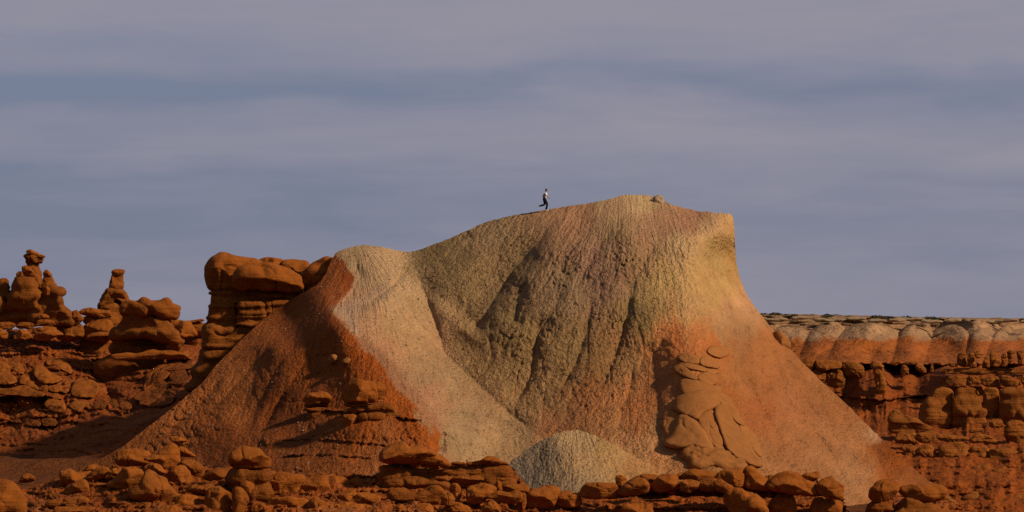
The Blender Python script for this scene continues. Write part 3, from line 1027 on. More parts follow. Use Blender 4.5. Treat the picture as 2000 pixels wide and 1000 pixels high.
# --- left: the rock bench under the goblins ----------------------
def bench_detail(X, Yd, Y):
    z0 = X * 0
    st = perlin(np.stack([X / 160, (Yd + 6 * perlin(np.stack([X / 40, z0, z0], 1))) / 9.0, z0 + 2], 1))
    d = -0.9 * fbm(np.stack([X / 45, Yd / 34, z0], 1), 4, .55) - 0.35 * np.tanh(4 * st) - 0.35 * ridged(np.stack([X / 12, Yd / 12, z0 + 4], 1), 3)
    for pts, D, h in [([(-60, 776), (40, 775), (80, 770), (110, 778)], 4.5, 22), ([(-60, 822), (60, 826), (120, 826)], 1.6, 12), ([(170, 702), (260, 700), (380, 702)], 3.5, 26), ([(150, 690), (200, 688)], 1.5, 8)]:
        d = d + ledge(X, Yd + 2 * perlin(np.stack([X / 10, z0, z0 + 3], 1)), pts, D, h)
    d = d + groove(X, Yd, [(205, 690), (200, 740), (225, 790), (260, 830)], 3.0, 20, 30)
    return d


def red_tint(base, rough=0.8, var=0.25):
    def f(X, Yd, pts):
        n = fbm(pts / 6.0, 4, .6)
        c = np.array(lin(*base))[None] * (1 + var * n)[:, None]
        n2 = np.clip(fbm(pts / 3.0 + 40, 3), 0, 1)[:, None]
        c = c * (1 - 0.25 * n2) + 0.25 * n2 * np.array(lin(165, 110, 62))
        return np.concatenate([c, np.full((len(X), 1), rough)], 1)
    return f


FLOW_XY = lambda X, Yd: np.stack([X * 0.05, Yd * 0.05], 1)
BENCH = Relief('bench', M['redslope'], [(-460, 660), (-300, 640), (-140, 648), (0, 644), (100, 642), (160, 645), (215, 652), (235, 640), (300, 640), (340, 648), (400, 650), (470, 670), (560, 700)], 990.0, 560, 210,
               [(-460, 660, 304), (-460, 760, 290), (-460, 900, 270), (-140, 650, 302), (0, 645, 302), (150, 650, 302), (300, 660, 300), (420, 680, 298), (0, 670, 297), (120, 672, 297), (0, 700, 293), (100, 700, 293), (0, 760, 288), (100, 760, 286), (180, 760, 286), (300, 720, 288), (400, 720, 285), (300, 750, 284), (0, 850, 281), (100, 850, 277),
                (200, 850, 270), (300, 850, 263), (250, 790, 278), (330, 800, 271), (390, 770, 268), (-100, 920, 268), (200, 920, 257), (420, 900, 250), (420, 820, 260), (560, 780, 268), (560, 900, 252), (0, 960, 255), (200, 980, 247)],
               bench_detail, red_tint((128, 62, 20), 0.85), FLOW_XY, top_noise=3.0, back=((8, 0.3), (22, 4), (60, 20)))
tag(BENCH.o, kind='structure')


# --- front: the low bench that carries the foreground rocks ------
def fore_detail(X, Yd, Y):
    z0 = X * 0
    st = perlin(np.stack([X / 120, (Yd + 5 * perlin(np.stack([X / 30, z0, z0], 1))) / 7.0, z0 + 2], 1))
    d = -0.75 * fbm(np.stack([X / 38, Yd / 30, z0 + 5], 1), 4, .6) - 0.2 * np.tanh(4 * st) - 0.2 * ridged(np.stack([X / 10, Yd / 10, z0 + 4], 1), 3)
    wall = sstep(990, 1040, X)
    return d + wall * (1.8 * np.exp(-((Yd - 966) / 14.0) ** 2))


FORE_TOP = [(-300, 985), (-80, 968), (0, 962), (60, 955), (95, 940), (150, 928), (200, 918), (240, 906), (300, 898), (360, 896), (410, 912), (440, 936), (470, 945), (530, 935), (640, 925), (720, 930), (745, 925), (790, 908), (880, 905), (1000, 912),
            (1030, 950), (1060, 962), (1130, 962), (1145, 948), (1250, 945), (1400, 940), (1600, 942), (1640, 958), (1650, 985), (1662, 1030), (1684, 1030), (1700, 985), (1740, 968), (1800, 972), (1850, 975), (1880, 990), (1930, 1020), (2080, 1060)]
FORE = Relief('foreground_bench', M['redslope'], FORE_TOP, 1110.0, 900, 110,
              [(-80, 1000, 190), (0, 990, 190), (200, 925, 191.5), (330, 910, 191.2), (200, 1000, 185), (440, 940, 190), (600, 940, 190.5), (600, 1000, 184.6), (820, 910, 193), (820, 980, 187), (950, 930, 192), (950, 1000, 187),
               (1100, 960, 191), (1100, 1010, 189), (1300, 945, 192), (1300, 1005, 189.5), (1550, 945, 192), (1550, 1005, 189.5), (1750, 970, 191.5), (1750, 1010, 189), (0, 1100, 180), (600, 1100, 178), (1300, 1100, 184), (1800, 1100, 183), (2050, 1060, 190)],
              fore_detail, red_tint((130, 64, 20), 0.8), FLOW_XY, top_noise=3.0, back=((2.5, 0.6), (6, 4.0), (12, 11)))
tag(FORE.o, kind='structure')


# --- right: the far mesa ------------------------------------------
DOMES = [(1455, 50, 630, 6), (1530, 54, 633, 5), (1604, 50, 628, 7), (1683, 80, 629, 11), (1776, 44, 627, 9), (1842, 52, 634, 7), (1906, 34, 640, 5), (1950, 30, 636, 6), (1990, 66, 641, 9), (2065, 50, 634, 8), (2130, 55, 633, 8), (2215, 62, 632, 10), (2300, 48, 634, 8), (2380, 66, 633, 10), (2470, 58, 634, 9), (2550, 60, 634, 9)]


def mesa_detail(X, Yd, Y):
    z0 = X * 0
    u = X / 1.0
    st = perlin(np.stack([X / 300, (Yd + 4 * perlin(np.stack([X / 60, z0, z0], 1))) / 8.0, z0 + 2], 1))
    hi = sstep(690, 720, Yd)
    but = ridged(np.stack([X / 42, Yd / 160, z0 + 3], 1), 3, .5)
    d = -1.5 * hi * (1 - 0.75 * sstep(870, 915, Yd)) * but - 0.5 * hi * np.tanh(4 * st) * (0.5 + fbm(np.stack([X / 30, Yd / 30, z0 + 6], 1), 2)) - (0.1 + 0.15 * hi) * ridged(np.stack([X / 26, Yd / 9, z0], 1), 3)
    d = d - 1.2 * fbm(np.stack([X / 60, Yd / 40, z0 + 8], 1), 3)
    dm = z0
    for cx, wd, yt, A in DOMES:                      # the scalloped band of rounded buttresses under the rim
        xc = cx + 0.32 * (690 - Yd)
        yy = np.maximum(712 - Yd, 0) / (712 - yt)
        e = 1 - ((X - xc) / wd) ** 2 - yy ** 2.6
        dm = np.maximum(dm, A * np.sqrt(np.clip(e, 0, 1)))
    d = d - dm * (1 - sstep(708, 716, Yd))
    rim = sstep(642, 630, Yd)
    d = d - rim * 0.8 * np.tanh(4 * perlin(np.stack([X / 45, Yd / 4.0, z0 + 11], 1)))
    for pts, D, h in [([(1480, 706), (1600, 709), (1760, 712), (1850, 714)], 10.0, 36), ([(1600, 770), (1720, 782), (1830, 770)], 3.0, 18), ([(1820, 716), (1900, 716), (2080, 718)], .8, 8), ([(1820, 756), (2080, 758)], .8, 8),
                      ([(1680, 866), (1800, 866), (2080, 862)], .5, 6), ([(1700, 912), (1850, 912), (2080, 912)], .5, 8)]:
        d = d + ledge(X, Yd + 2 * perlin(np.stack([X / 16, z0, z0 + 3], 1)), pts, D, h)
    return d


def mesa_tint(X, Yd, pts):
    z0 = X * 0
    n = fbm(np.stack([X / 40, Yd / 25, z0], 1), 4, .6)
    yy = Yd + 8 * n
    k1 = sstep(668, 656, yy)[:, None]
    c = np.array(lin(136, 72, 27))[None] * (1 - k1) + k1 * np.array(lin(144, 106, 72))[None]
    k2 = sstep(640, 628, yy)[:, None]
    c = c * (1 - k2) + k2 * np.array(lin(132, 98, 66))
    k3 = sstep(710, 722, yy)[:, None]
    c = c * (1 - k3) + k3 * np.array(lin(122, 59, 17))
    c = c * (1 + 0.25 * n)[:, None]
    return np.concatenate([c, np.full((len(X), 1), 0.8)], 1)


MESA = Relief('mesa', M['mesa'], [(1300, 614), (1480, 616), (1560, 617), (1640, 619), (1760, 622), (1880, 624), (2000, 625), (2160, 628), (2560, 630)], 1160.0, 740, 330,
              [(1300, 614, 500), (1500, 618, 492), (1700, 621, 490), (1900, 624, 488), (2150, 628, 486), (2560, 630, 484), (2560, 650, 481), (2560, 702, 472), (2560, 720, 447), (2560, 830, 438), (2560, 1000, 396), (2560, 1150, 376), (1500, 645, 487), (1700, 650, 486), (1900, 650, 484), (2150, 650, 483), (1500, 704, 482), (1700, 706, 480), (1850, 704, 478), (2000, 702, 476), (2150, 702, 474), (1500, 718, 463), (1700, 720, 461), (1850, 722, 453), (2000, 720, 450), (2150, 720, 449),
               (1500, 780, 455), (1650, 780, 455), (1760, 770, 452), (1850, 760, 448), (2000, 750, 447), (2150, 750, 447), (1700, 830, 441), (1850, 830, 441), (2000, 830, 440), (2150, 830, 440), (1700, 860, 428), (1850, 870, 424), (2000, 870, 422),
               (1800, 920, 414), (2000, 920, 412), (1800, 1000, 404), (2000, 1000, 400), (2150, 1000, 398), (1600, 1000, 404), (1800, 1150, 385), (2100, 1150, 380), (1400, 1100, 395), (1400, 800, 450)],
              mesa_detail, mesa_tint, lambda X, Yd: np.stack([X * 0.075, Yd * 0.075], 1), top_noise=1.6, back=((4, -0.3), (20, 0.2), (200, 1.0), (700, 3.0), (900, 20)))
tag(MESA.o, kind='structure')

# ------------------------------------------------------------------ pieces that belong to the mesa
def mesa_part(name, view, pts, Y, mat='far', **kw):
    kw.setdefault('amp', 0.06)
    return rock_part(name, view, pts, Y, M[mat], MESA.o, **kw)


# cap-rock slabs along the rim
for k in range(26):
    x = 1486 + k * 21.5 + 9 * math.sin(k * 2.7)
    wd = 13 + 8 * abs(math.sin(k * 1.9)); y = 621.5 + (x - 1500) * 0.012 + 2.5 * math.sin(k * 1.3)
    mesa_part('rim_slab', 'P', [(x - wd, y + 1), (x - wd * .6, y - 2.4), (x + wd * .5, y - 2.8), (x + wd, y), (x + wd * .7, y + 3.5), (x - wd * .7, y + 4)], 488 + 1.5 * math.sin(k), 'pale', segs=24, rings=6)

# goblins of the dark ledge
for pts, Y in [
    ([(770, 330), (772, 250), (800, 225), (850, 230), (862, 320), (840, 350)], 447), ([(868, 350), (870, 240), (910, 220), (927, 270), (948, 350)], 446), ([(920, 235), (960, 200), (1000, 230), (985, 260), (945, 275)], 445),
    ([(1066, 340), (1058, 240), (1080, 205), (1110, 210), (1130, 270), (1162, 305), (1140, 345)], 444), ([(985, 350), (1020, 260), (1050, 250), (1062, 350)], 448), ([(1213, 222), (1225, 200), (1270, 200), (1287, 220), (1262, 245), (1254, 310), (1232, 310)], 445),
    ([(1300, 232), (1310, 205), (1350, 207), (1380, 230), (1360, 250), (1350, 320), (1318, 320)], 445), ([(686, 340), (708, 305), (745, 313), (750, 350)], 446), ([(1165, 240), (1200, 222), (1216, 250), (1208, 345), (1160, 345)], 449),
    ([(1400, 340), (1395, 240), (1430, 200), (1470, 230), (1480, 340)], 446),
    ([(270, 420), (275, 340), (310, 330), (335, 360), (345, 420)], 452), ([(395, 350), (420, 310), (460, 340), (500, 390), (470, 410), (430, 390)], 452), ([(530, 390), (535, 320), (556, 318), (562, 390)], 453),
    ([(170, 330), (190, 295), (260, 290), (275, 320), (220, 335)], 453), ([(280, 315), (320, 300), (420, 298), (430, 320), (350, 328)], 452), ([(0, 330), (30, 300), (90, 310), (120, 360), (110, 420), (140, 480), (120, 600), (60, 600), (40, 400)], 449)]:
    mesa_part('goblin', 'C2', pts, Y, 'far', amp=0.07, strata=0.05)
for pts in [[(180, 280), (200, 255), (250, 245), (280, 270), (270, 310), (200, 310)], [(275, 260), (320, 250), (370, 262), (410, 270), (405, 300), (300, 310)], [(410, 290), (440, 265), (500, 275), (520, 300), (510, 350), (430, 340)],
            [(230, 330), (290, 300), (330, 310), (330, 370), (260, 380)], [(335, 320), (400, 305), (430, 330), (420, 390), (340, 390)]]:
    mesa_part('goblin', 'A6', pts, 456, 'far', amp=0.07)

# cliff tiers below them
for pts, Y, o in [
    ([(660, 380), (690, 362), (840, 358), (1000, 362), (1364, 366), (1500, 372), (1500, 405), (1364, 402), (960, 408), (690, 412)], 446, dict(strata=.05, k=.3)),
    ([(665, 480), (700, 430), (840, 425), (858, 520), (740, 530), (690, 522)], 443, {}), ([(858, 428), (955, 425), (988, 520), (870, 532)], 443, {}), ([(975, 450), (1130, 428), (1140, 522), (1010, 525)], 443.5, {}),
    ([(1155, 420), (1250, 432), (1340, 500), (1290, 525), (1162, 520)], 442.5, {}), ([(1330, 430), (1440, 425), (1500, 520), (1360, 525)], 442.5, {}),
    ([(440, 930), (460, 760), (500, 630), (560, 598), (600, 556), (700, 542), (735, 600), (748, 940)], 437, dict(strata=.04, rough=.05)),
    ([(735, 940), (745, 600), (780, 545), (950, 552), (1002, 760), (1030, 940)], 436, dict(strata=.05, rough=.05)),
    ([(1010, 930), (1000, 560), (1060, 545), (1140, 555), (1155, 930)], 437.5, dict(strata=.05, rough=.05)),
    ([(1150, 930), (1160, 545), (1260, 535), (1400, 540), (1500, 930)], 436, dict(strata=.05, rough=.05)),
    ([(160, 930), (175, 790), (215, 735), (270, 760), (380, 810), (520, 870), (560, 930)], 427, dict(strata=.07, k=.6))]:
    mesa_part('cliff_tier', 'C2', pts, Y, 'far', **dict(dict(k=0.6, rr=.6, amp=.06, under=1.1), **o))
for pts, Y in [
    ([(265, 245), (288, 140), (482, 128), (500, 245), (400, 262)], 421), ([(505, 150), (692, 128), (704, 242), (512, 248)], 421), ([(720, 190), (740, 160), (900, 168), (1062, 188), (1045, 222), (900, 232), (745, 222)], 420),
    ([(325, 285), (490, 268), (522, 420), (430, 420), (370, 350)], 419.5), ([(528, 282), (672, 268), (702, 400), (745, 530), (610, 500), (545, 390)], 419), ([(735, 285), (900, 262), (1062, 270), (1075, 380), (1045, 500), (800, 508), (760, 400)], 418.5),
    ([(1090, 292), (1275, 285), (1302, 440), (1292, 508), (1090, 500)], 418), ([(1285, 322), (1450, 312), (1592, 325), (1612, 490), (1480, 508), (1312, 505)], 417.5), ([(1080, 215), (1160, 140), (1290, 180), (1382, 232), (1340, 248), (1200, 245), (1100, 255)], 419),
    ([(1290, 90), (1298, -10), (1425, -10), (1442, 85)], 424), ([(1055, 135), (1130, 88), (1235, 100), (1225, 142)], 420), ([(1620, 330), (1760, 320), (1800, 500), (1630, 505)], 417), ([(1460, 250), (1470, 20), (1660, 10), (1700, 260)], 424),
    ([(880, 510), (1100, 515), (1100, 720), (1000, 740), (860, 700), (780, 600)], 414), ([(1090, 515), (1330, 515), (1340, 780), (1080, 790)], 413), ([(1330, 515), (1700, 515), (1720, 800), (1340, 800)], 412.5),
    ([(1000, 850), (1100, 780), (1350, 790), (1500, 830), (1480, 1000), (1100, 1010)], 405), ([(1480, 860), (1600, 820), (1800, 840), (1800, 1050), (1500, 1050)], 404)]:
    mesa_part('rock_block', 'C3', pts, Y, 'far', k=0.6, rr=.5, amp=.06, strata=0.05, rough=0.04, under=1.2)

# ------------------------------------------------------------------ pieces that belong to the left bench
def bench_part(name, pts, dy=-0.6, mat='cap', view='C5', **kw):
    q = zp(view, pts)
    x = sum(a for a, _ in q) / len(q); y = sum(b for _, b in q) / len(q)
    Y = float(BENCH.tps([x], [y])[0]) + dy
    kw.setdefault('surf', lambda X, Z: BENCH.tps(X, Z) + dy * .6)
    kw.setdefault('amp', 0.07); kw.setdefault('k', 0.7)
    return rock_part(name, view, pts, Y, M[mat], BENCH.o, **kw)


for pts, dy in [
    ([(-60, 240), (0, 228), (45, 225), (75, 260), (108, 332), (0, 338), (-60, 335)], -1.2), ([(75, 262), (130, 233), (192, 238), (228, 290), (235, 348), (200, 352), (150, 322), (100, 302)], -1.0),
    ([(-60, 345), (0, 332), (90, 335), (152, 400), (165, 432), (80, 458), (-60, 445)], -1.8), ([(185, 400), (240, 348), (292, 420), (385, 492), (360, 508), (250, 465), (190, 445)], -1.3),
    ([(-80, 505), (0, 500), (110, 493), (200, 468), (290, 488), (400, 538), (435, 562), (360, 578), (200, 565), (0, 552), (-80, 552)], -2.6),
    ([(325, 320), (350, 285), (390, 270), (450, 308), (530, 358), (600, 378), (612, 402), (540, 442), (450, 448), (390, 422), (345, 380)], -1.5), ([(450, 225), (520, 193), (640, 208), (694, 290), (692, 352), (620, 322), (540, 262), (470, 272)], -0.8),
    ([(705, 485), (740, 408), (820, 396), (920, 428), (965, 480), (932, 562), (880, 576), (720, 574), (698, 525)], -1.6), ([(428, 640), (470, 603), (560, 608), (632, 638), (644, 692), (592, 728), (500, 702), (440, 672)], -1.4),
    ([(676, 645), (740, 608), (832, 622), (824, 672), (772, 724), (720, 702), (668, 664)], -1.3), ([(393, 455), (462, 448), (468, 518), (422, 528)], -1.0), ([(468, 472), (590, 448), (612, 522), (540, 534), (478, 512)], -1.0), ([(600, 470), (682, 438), (692, 502), (640, 542), (606, 520)], -0.9),
    ([(450, 545), (560, 535), (600, 590), (520, 610), (460, 590)], -0.8)]:
    bench_part('slab', pts, dy)
for pts, dy in [([(85, 690), (150, 672), (222, 675), (218, 790), (88, 785)], 2.4), ([(100, 800), (150, 766), (192, 773), (210, 820), (110, 824)], 0.6), ([(240, 800), (300, 782), (392, 780), (398, 866), (242, 856)], -0.4), ([(-60, 690), (58, 682), (62, 780), (-60, 780)], 2.2),
                ([(-60, 810), (0, 780), (52, 785), (60, 820), (-60, 850)], 0.6), ([(400, 800), (480, 770), (560, 810), (540, 860), (420, 860)], -0.4)]:
    bench_part('wall_block', pts, dy, 'dark', n_exp=3.0, strata=.05)
for pts, dy in [([(740, 728), (830, 690), (940, 680), (1000, 698), (1092, 700), (1090, 716), (1000, 724), (900, 735), (800, 745)], -2.5), ([(795, 855), (880, 828), (965, 838), (930, 858), (860, 866)], -2.5), ([(500, 970), (620, 918), (760, 905), (860, 935), (900, 985), (700, 1010), (540, 1010)], -1.5),
                ([(640, 905), (700, 840), (760, 830), (830, 880), (760, 920), (680, 930)], -1.4), ([(870, 950), (980, 900), (1080, 880), (1130, 930), (1040, 980), (900, 1000)], -1.5), ([(820, 810), (850, 730), (950, 725), (985, 780), (940, 830), (860, 838)], -1.6), ([(585, 930), (620, 800), (700, 700), (900, 660), (940, 690), (830, 770), (760, 850), (690, 930)], -1.0)]:
    bench_part('slab', pts, dy, 'dark', view='C6')
for pts, dy in [([(820, 180), (840, 148), (880, 165), (895, 205), (860, 225)], -0.8), ([(895, 200), (910, 178), (960, 172), (990, 195), (985, 225), (930, 235)], -0.8), ([(690, 220), (720, 160), (760, 150), (800, 180), (790, 225)], -1.0), ([(1040, 190), (1100, 90), (1200, 80), (1310, 85), (1300, 190), (1160, 210)], -1.5)]:
    bench_part('slab', pts, dy, 'dark', view='A7')

# ------------------------------------------------------------------ goblins standing on the left bench
S = dict(m='body', strata=0.05, rough=0.06, amp=0.05, rr=.6, lumps=.04, facets=2, ragged=.018, cracks=.01, grow=1.03)
formation('hoodoo', 'tallest red hoodoo at far left with a flat tilted cap on a narrow neck', 'hoodoo', 297.4, [
    ('cap_rock', 'C4', [(232, 52), (250, 40), (275, 38), (312, 54), (355, 74), (402, 92), (396, 104), (360, 107), (310, 97), (245, 74)], dict(dy=-.2)),
    ('neck', 'C4', [(210, 95), (240, 74), (300, 88), (385, 106), (372, 152), (365, 158), (320, 152), (235, 152), (236, 122)], dict(m='body', strata=.05)),
    ('column', 'C4', [(240, 150), (297.4, 150), (297.4, 195), (340, 222), (295.8, 250), (378, 290), (370, 330), (378, 372), (295.8, 420), (240, 420), (230, 250)], S),
    ('shoulder_boulder', 'C4', [(192, 205), (198, 182), (230, 176), (275, 198), (298, 238), (292, 264), (240, 262), (200, 242)], dict(dy=-1.6)),
    ('shoulder_knob', 'C4', [(140, 252), (165, 228), (196, 232), (240, 262), (235, 288), (180, 284), (150, 275)], dict(dy=-1.5)),
    ('body', 'C4', [(150, 280), (240, 275), (300, 300), (330, 380), (380, 380), (400, 520), (400, 700), (50, 700), (70, 540), (96, 425), (140, 291.5)], dict(S, dy=-.8)),
    ('body', 'C4', [(270, 400), (400, 380), (500, 500), (520, 700), (240, 700)], dict(S, dy=-1.4)),
    ('core', 'C4', [(262, 110), (340, 110), (340, 200), (362, 330), (420, 480), (470, 700), (60, 700), (100, 430), (160, 320), (230, 250), (260, 190)], dict(S, dy=1.2))])
formation('hoodoo', 'pointed red rock spire just right of the tallest flat-capped hoodoo', 'hoodoo', 295.8, [
    ('tip', 'C4', [(383, 262), (390, 226), (412, 213), (440, 228), (466, 264), (455, 275), (420, 268), (395, 275)], dict(dy=-.2)),
    ('column', 'C4', [(385, 270), (460, 268), (482, 310), (504, 384), (500, 460), (380, 460), (375, 340)], S),
    ('body', 'C4', [(440, 380), (500, 382), (545, 394), (568, 412), (545, 440), (557, 522), (612, 562), (645, 602), (640, 720), (380, 720), (370, 480), (400, 420)], dict(S, dy=-.5)),
    ('knob', 'C4', [(395, 380), (415, 360), (442, 385), (440, 440), (400, 440)], dict(dy=-1.9)),
    ('foot', 'C4', [(635, 620), (640, 580), (680, 570), (715, 605), (746, 652), (700, 695), (640, 700)], dict(S, dy=-.6))])
formation('hoodoo', 'thin stubby red spire at the left picture edge', 'hoodoo', 297.4, [
    ('tip', 'C4', [(6, 291.5), (18, 308), (45, 302), (66, 320), (72, 295.8), (40, 362)], dict(dy=-.1)),
    ('column', 'C4', [(4, 295.8), (70, 291.5), (80, 385), (98, 425), (100, 560), (-60, 560), (-40, 430)], S),
    ('body', 'C4', [(-160, 470), (-40, 430), (90, 520), (120, 700), (-160, 700)], dict(S, dy=-.8))])
for lab, pts, dy, vw in [
    ('flat-topped orange boulder at left edge below the thin spire', [(-60, 700), (-10, 680), (90, 676), (142, 700), (120, 730), (80, 745), (-60, 748)], 294.4, 'C4'),
    ('long lens-shaped orange boulder below the tallest hoodoo', [(135, 712), (180, 682), (260, 678), (302, 702), (296, 735), (240, 742), (160, 732)], 294.0, 'C4'),
    ('low wedge of orange rock under the lens-shaped boulder at left', [(120, 800), (180, 742), (230, 745), (285, 788), (270, 828), (130, 830)], 293.2, 'C4'),
    ('small orange rock at the left edge under the flat-topped boulder', [(-60, 745), (0, 735), (75, 770), (60, 825), (-60, 828)], 293.4, 'C4')]:
    boulder('boulder', lab, 'boulder', vw, pts, dy, group='boulders at the foot of the left hoodoos')
formation('hoodoo', 'squat stack of three rounded slabs below the pointed left spire', 'hoodoo', 294.1, [
    ('cap_rock', 'C4', [(325, 695), (330, 662), (380, 655), (470, 662), (490, 700), (450, 715), (295.8, 712)], {}),
    ('slab', 'C4', [(288, 770), (310, 728), (400, 715), (490, 722), (500, 745), (440, 780), (320, 790)], dict(dy=-.5)),
    ('slab', 'C4', [(300, 800), (380, 760), (440, 722), (500, 740), (562, 790), (540, 800), (480, 808), (430, 835), (310, 835)], dict(dy=-1.0)),
    ('slab', 'C4', [(295.8, 640), (365, 612), (400, 605), (435, 625), (430, 655), (380, 660)], dict(dy=.2))])
formation('hoodoo', 'mound of stacked red slabs between the left spire and the broad mushroom rock', 'hoodoo', 295.3, [
    ('slab', 'C4', [(488, 690), (500, 660), (560, 655), (640, 672), (640, 700), (560, 712)], {}),
    ('body', 'C4', [(495, 700), (640, 690), (740, 705), (745, 830), (560, 850), (500, 790)], dict(S, dy=.3)),
    ('slab', 'C4', [(570, 770), (590, 745), (680, 740), (700, 790), (620, 840), (575, 840)], dict(dy=-.7))])
formation('hoodoo', 'slender red chimney rock with a small anvil top left of the mushroom rock', 'hoodoo', 298.3, [
    ('cap_rock', 'A1', [(544, 188), (547, 172), (560, 165), (585, 165), (610, 169), (608, 180), (598, 190), (570, 196)], {}),
    ('column', 'A1', [(545, 185), (600, 185), (598, 225), (600, 272), (565, 285), (530, 275), (538, 240)], S),
    ('column', 'A1', [(532, 262), (600, 268), (618, 300), (632, 316), (606, 335), (600, 295.8), (478, 362), (490, 328), (505, 294)], dict(S, dy=-.3)),
    ('core', 'A1', [(550, 170), (604, 172), (598, 260), (618, 305), (606, 440), (520, 470), (484, 360), (508, 294), (540, 240)], dict(S, dy=.8)),
    ('body', 'A1', [(500, 335), (606, 335), (604, 445), (562, 475), (530, 470), (495, 420), (480, 360)], dict(S, dy=-.6))])
formation('hoodoo', 'broad dark mushroom rock with a wide lumpy cap at left', 'hoodoo', 290.0, [
    ('cap_rock', 'C6', [(383, 215), (388, 172), (420, 135), (475, 114), (530, 128), (590, 108), (640, 116), (670, 128), (740, 122), (785, 99), (815, 118), (835, 156), (906, 180), (902, 216), (882, 270), (850, 281), (800, 262), (740, 258), (640, 268), (500, 264), (400, 252)], dict(dy=-1.0, lumps=.10, res=1.4)),
    ('body', 'C6', [(420, 250), (820, 255), (832, 330), (900, 440), (932, 490), (915, 512), (800, 502), (700, 474), (640, 440), (372, 465), (295.8, 445), (410, 295.8)], dict(S, res=1.3)),
    ('body', 'C6', [(380, 450), (700, 460), (800, 490), (915, 500), (912, 590), (320, 595), (291.5, 520)], dict(S, dy=1.2)),
    ('flank', 'C6', [(825, 360), (870, 390), (930, 455), (948, 490), (920, 530), (915, 590), (800, 590), (810, 480)], dict(S, dy=-1.0)),
    ('ledge_slab', 'C6', [(300, 618), (330, 598), (420, 590), (590, 592), (640, 570), (750, 570), (930, 582), (988, 612), (988, 634), (900, 642), (600, 645), (330, 645)], dict(dy=-1.8, amp=.03)),
    ('ledge_slab', 'C6', [(870, 600), (960, 568), (998, 575), (1000, 620), (950, 640)], dict(dy=.2)),
    ('foot', 'C6', [(290, 640), (950, 640), (945, 690), (830, 780), (700, 900), (400, 960), (200, 800), (160, 680)], dict(m='dark', dy=1.6, strata=.05, rough=.05))])
formation('hoodoo', 'flat-capped rock left of the broad mushroom with a sagging cap', 'hoodoo', 296.2, [
    ('cap_rock', 'C6', [(18, 225), (60, 195), (120, 184), (170, 200), (205, 206), (288, 214), (293, 242), (266, 266), (200, 264), (110, 264), (50, 250)], dict(dy=-.5)),
    ('neck', 'C6', [(55, 262), (190, 260), (215, 300), (180, 330), (60, 330)], S),
    ('body', 'C6', [(50, 355), (110, 320), (190, 290), (262, 290), (302, 330), (316, 392), (300, 480), (60, 480)], dict(dy=-.6)),
    ('foot', 'C6', [(40, 470), (320, 470), (340, 640), (140, 660), (30, 610)], dict(m='dark', dy=.6, strata=.05, rough=.04))])
boulder('rock_slab', 'thin disc of orange rock at the left foot of the broad mushroom', 'rock', 'C6', [(88, 445), (140, 410), (240, 401), (330, 405), (390, 423), (398, 446), (330, 452), (200, 458), (100, 464)], 293.7, k=.9)
boulder('boulder', 'sloping beak-shaped boulder right of the broad mushroom rock', 'boulder', 'C6', [(828, 295), (880, 284), (950, 308), (1002, 295.8), (1066, 410), (1062, 432), (980, 444), (920, 460), (860, 420), (830, 340)], 297.0)
formation('hoodoo', 'small mushroom with a thin dark cap beside the big blocky tower', 'hoodoo', 298.3, [
    ('cap_rock', 'C6', [(988, 302), (1040, 296), (1100, 286), (1132, 291), (1127, 306), (1060, 316), (1000, 321)], dict(dy=-.3)),
    ('body', 'C6', [(980, 330), (1060, 312), (1150, 328), (1170, 430), (1060, 445), (1008, 385)], {}),
    ('foot', 'C6', [(920, 450), (1060, 430), (1180, 430), (1180, 640), (960, 640)], dict(m='dark', dy=.6, strata=.05))])

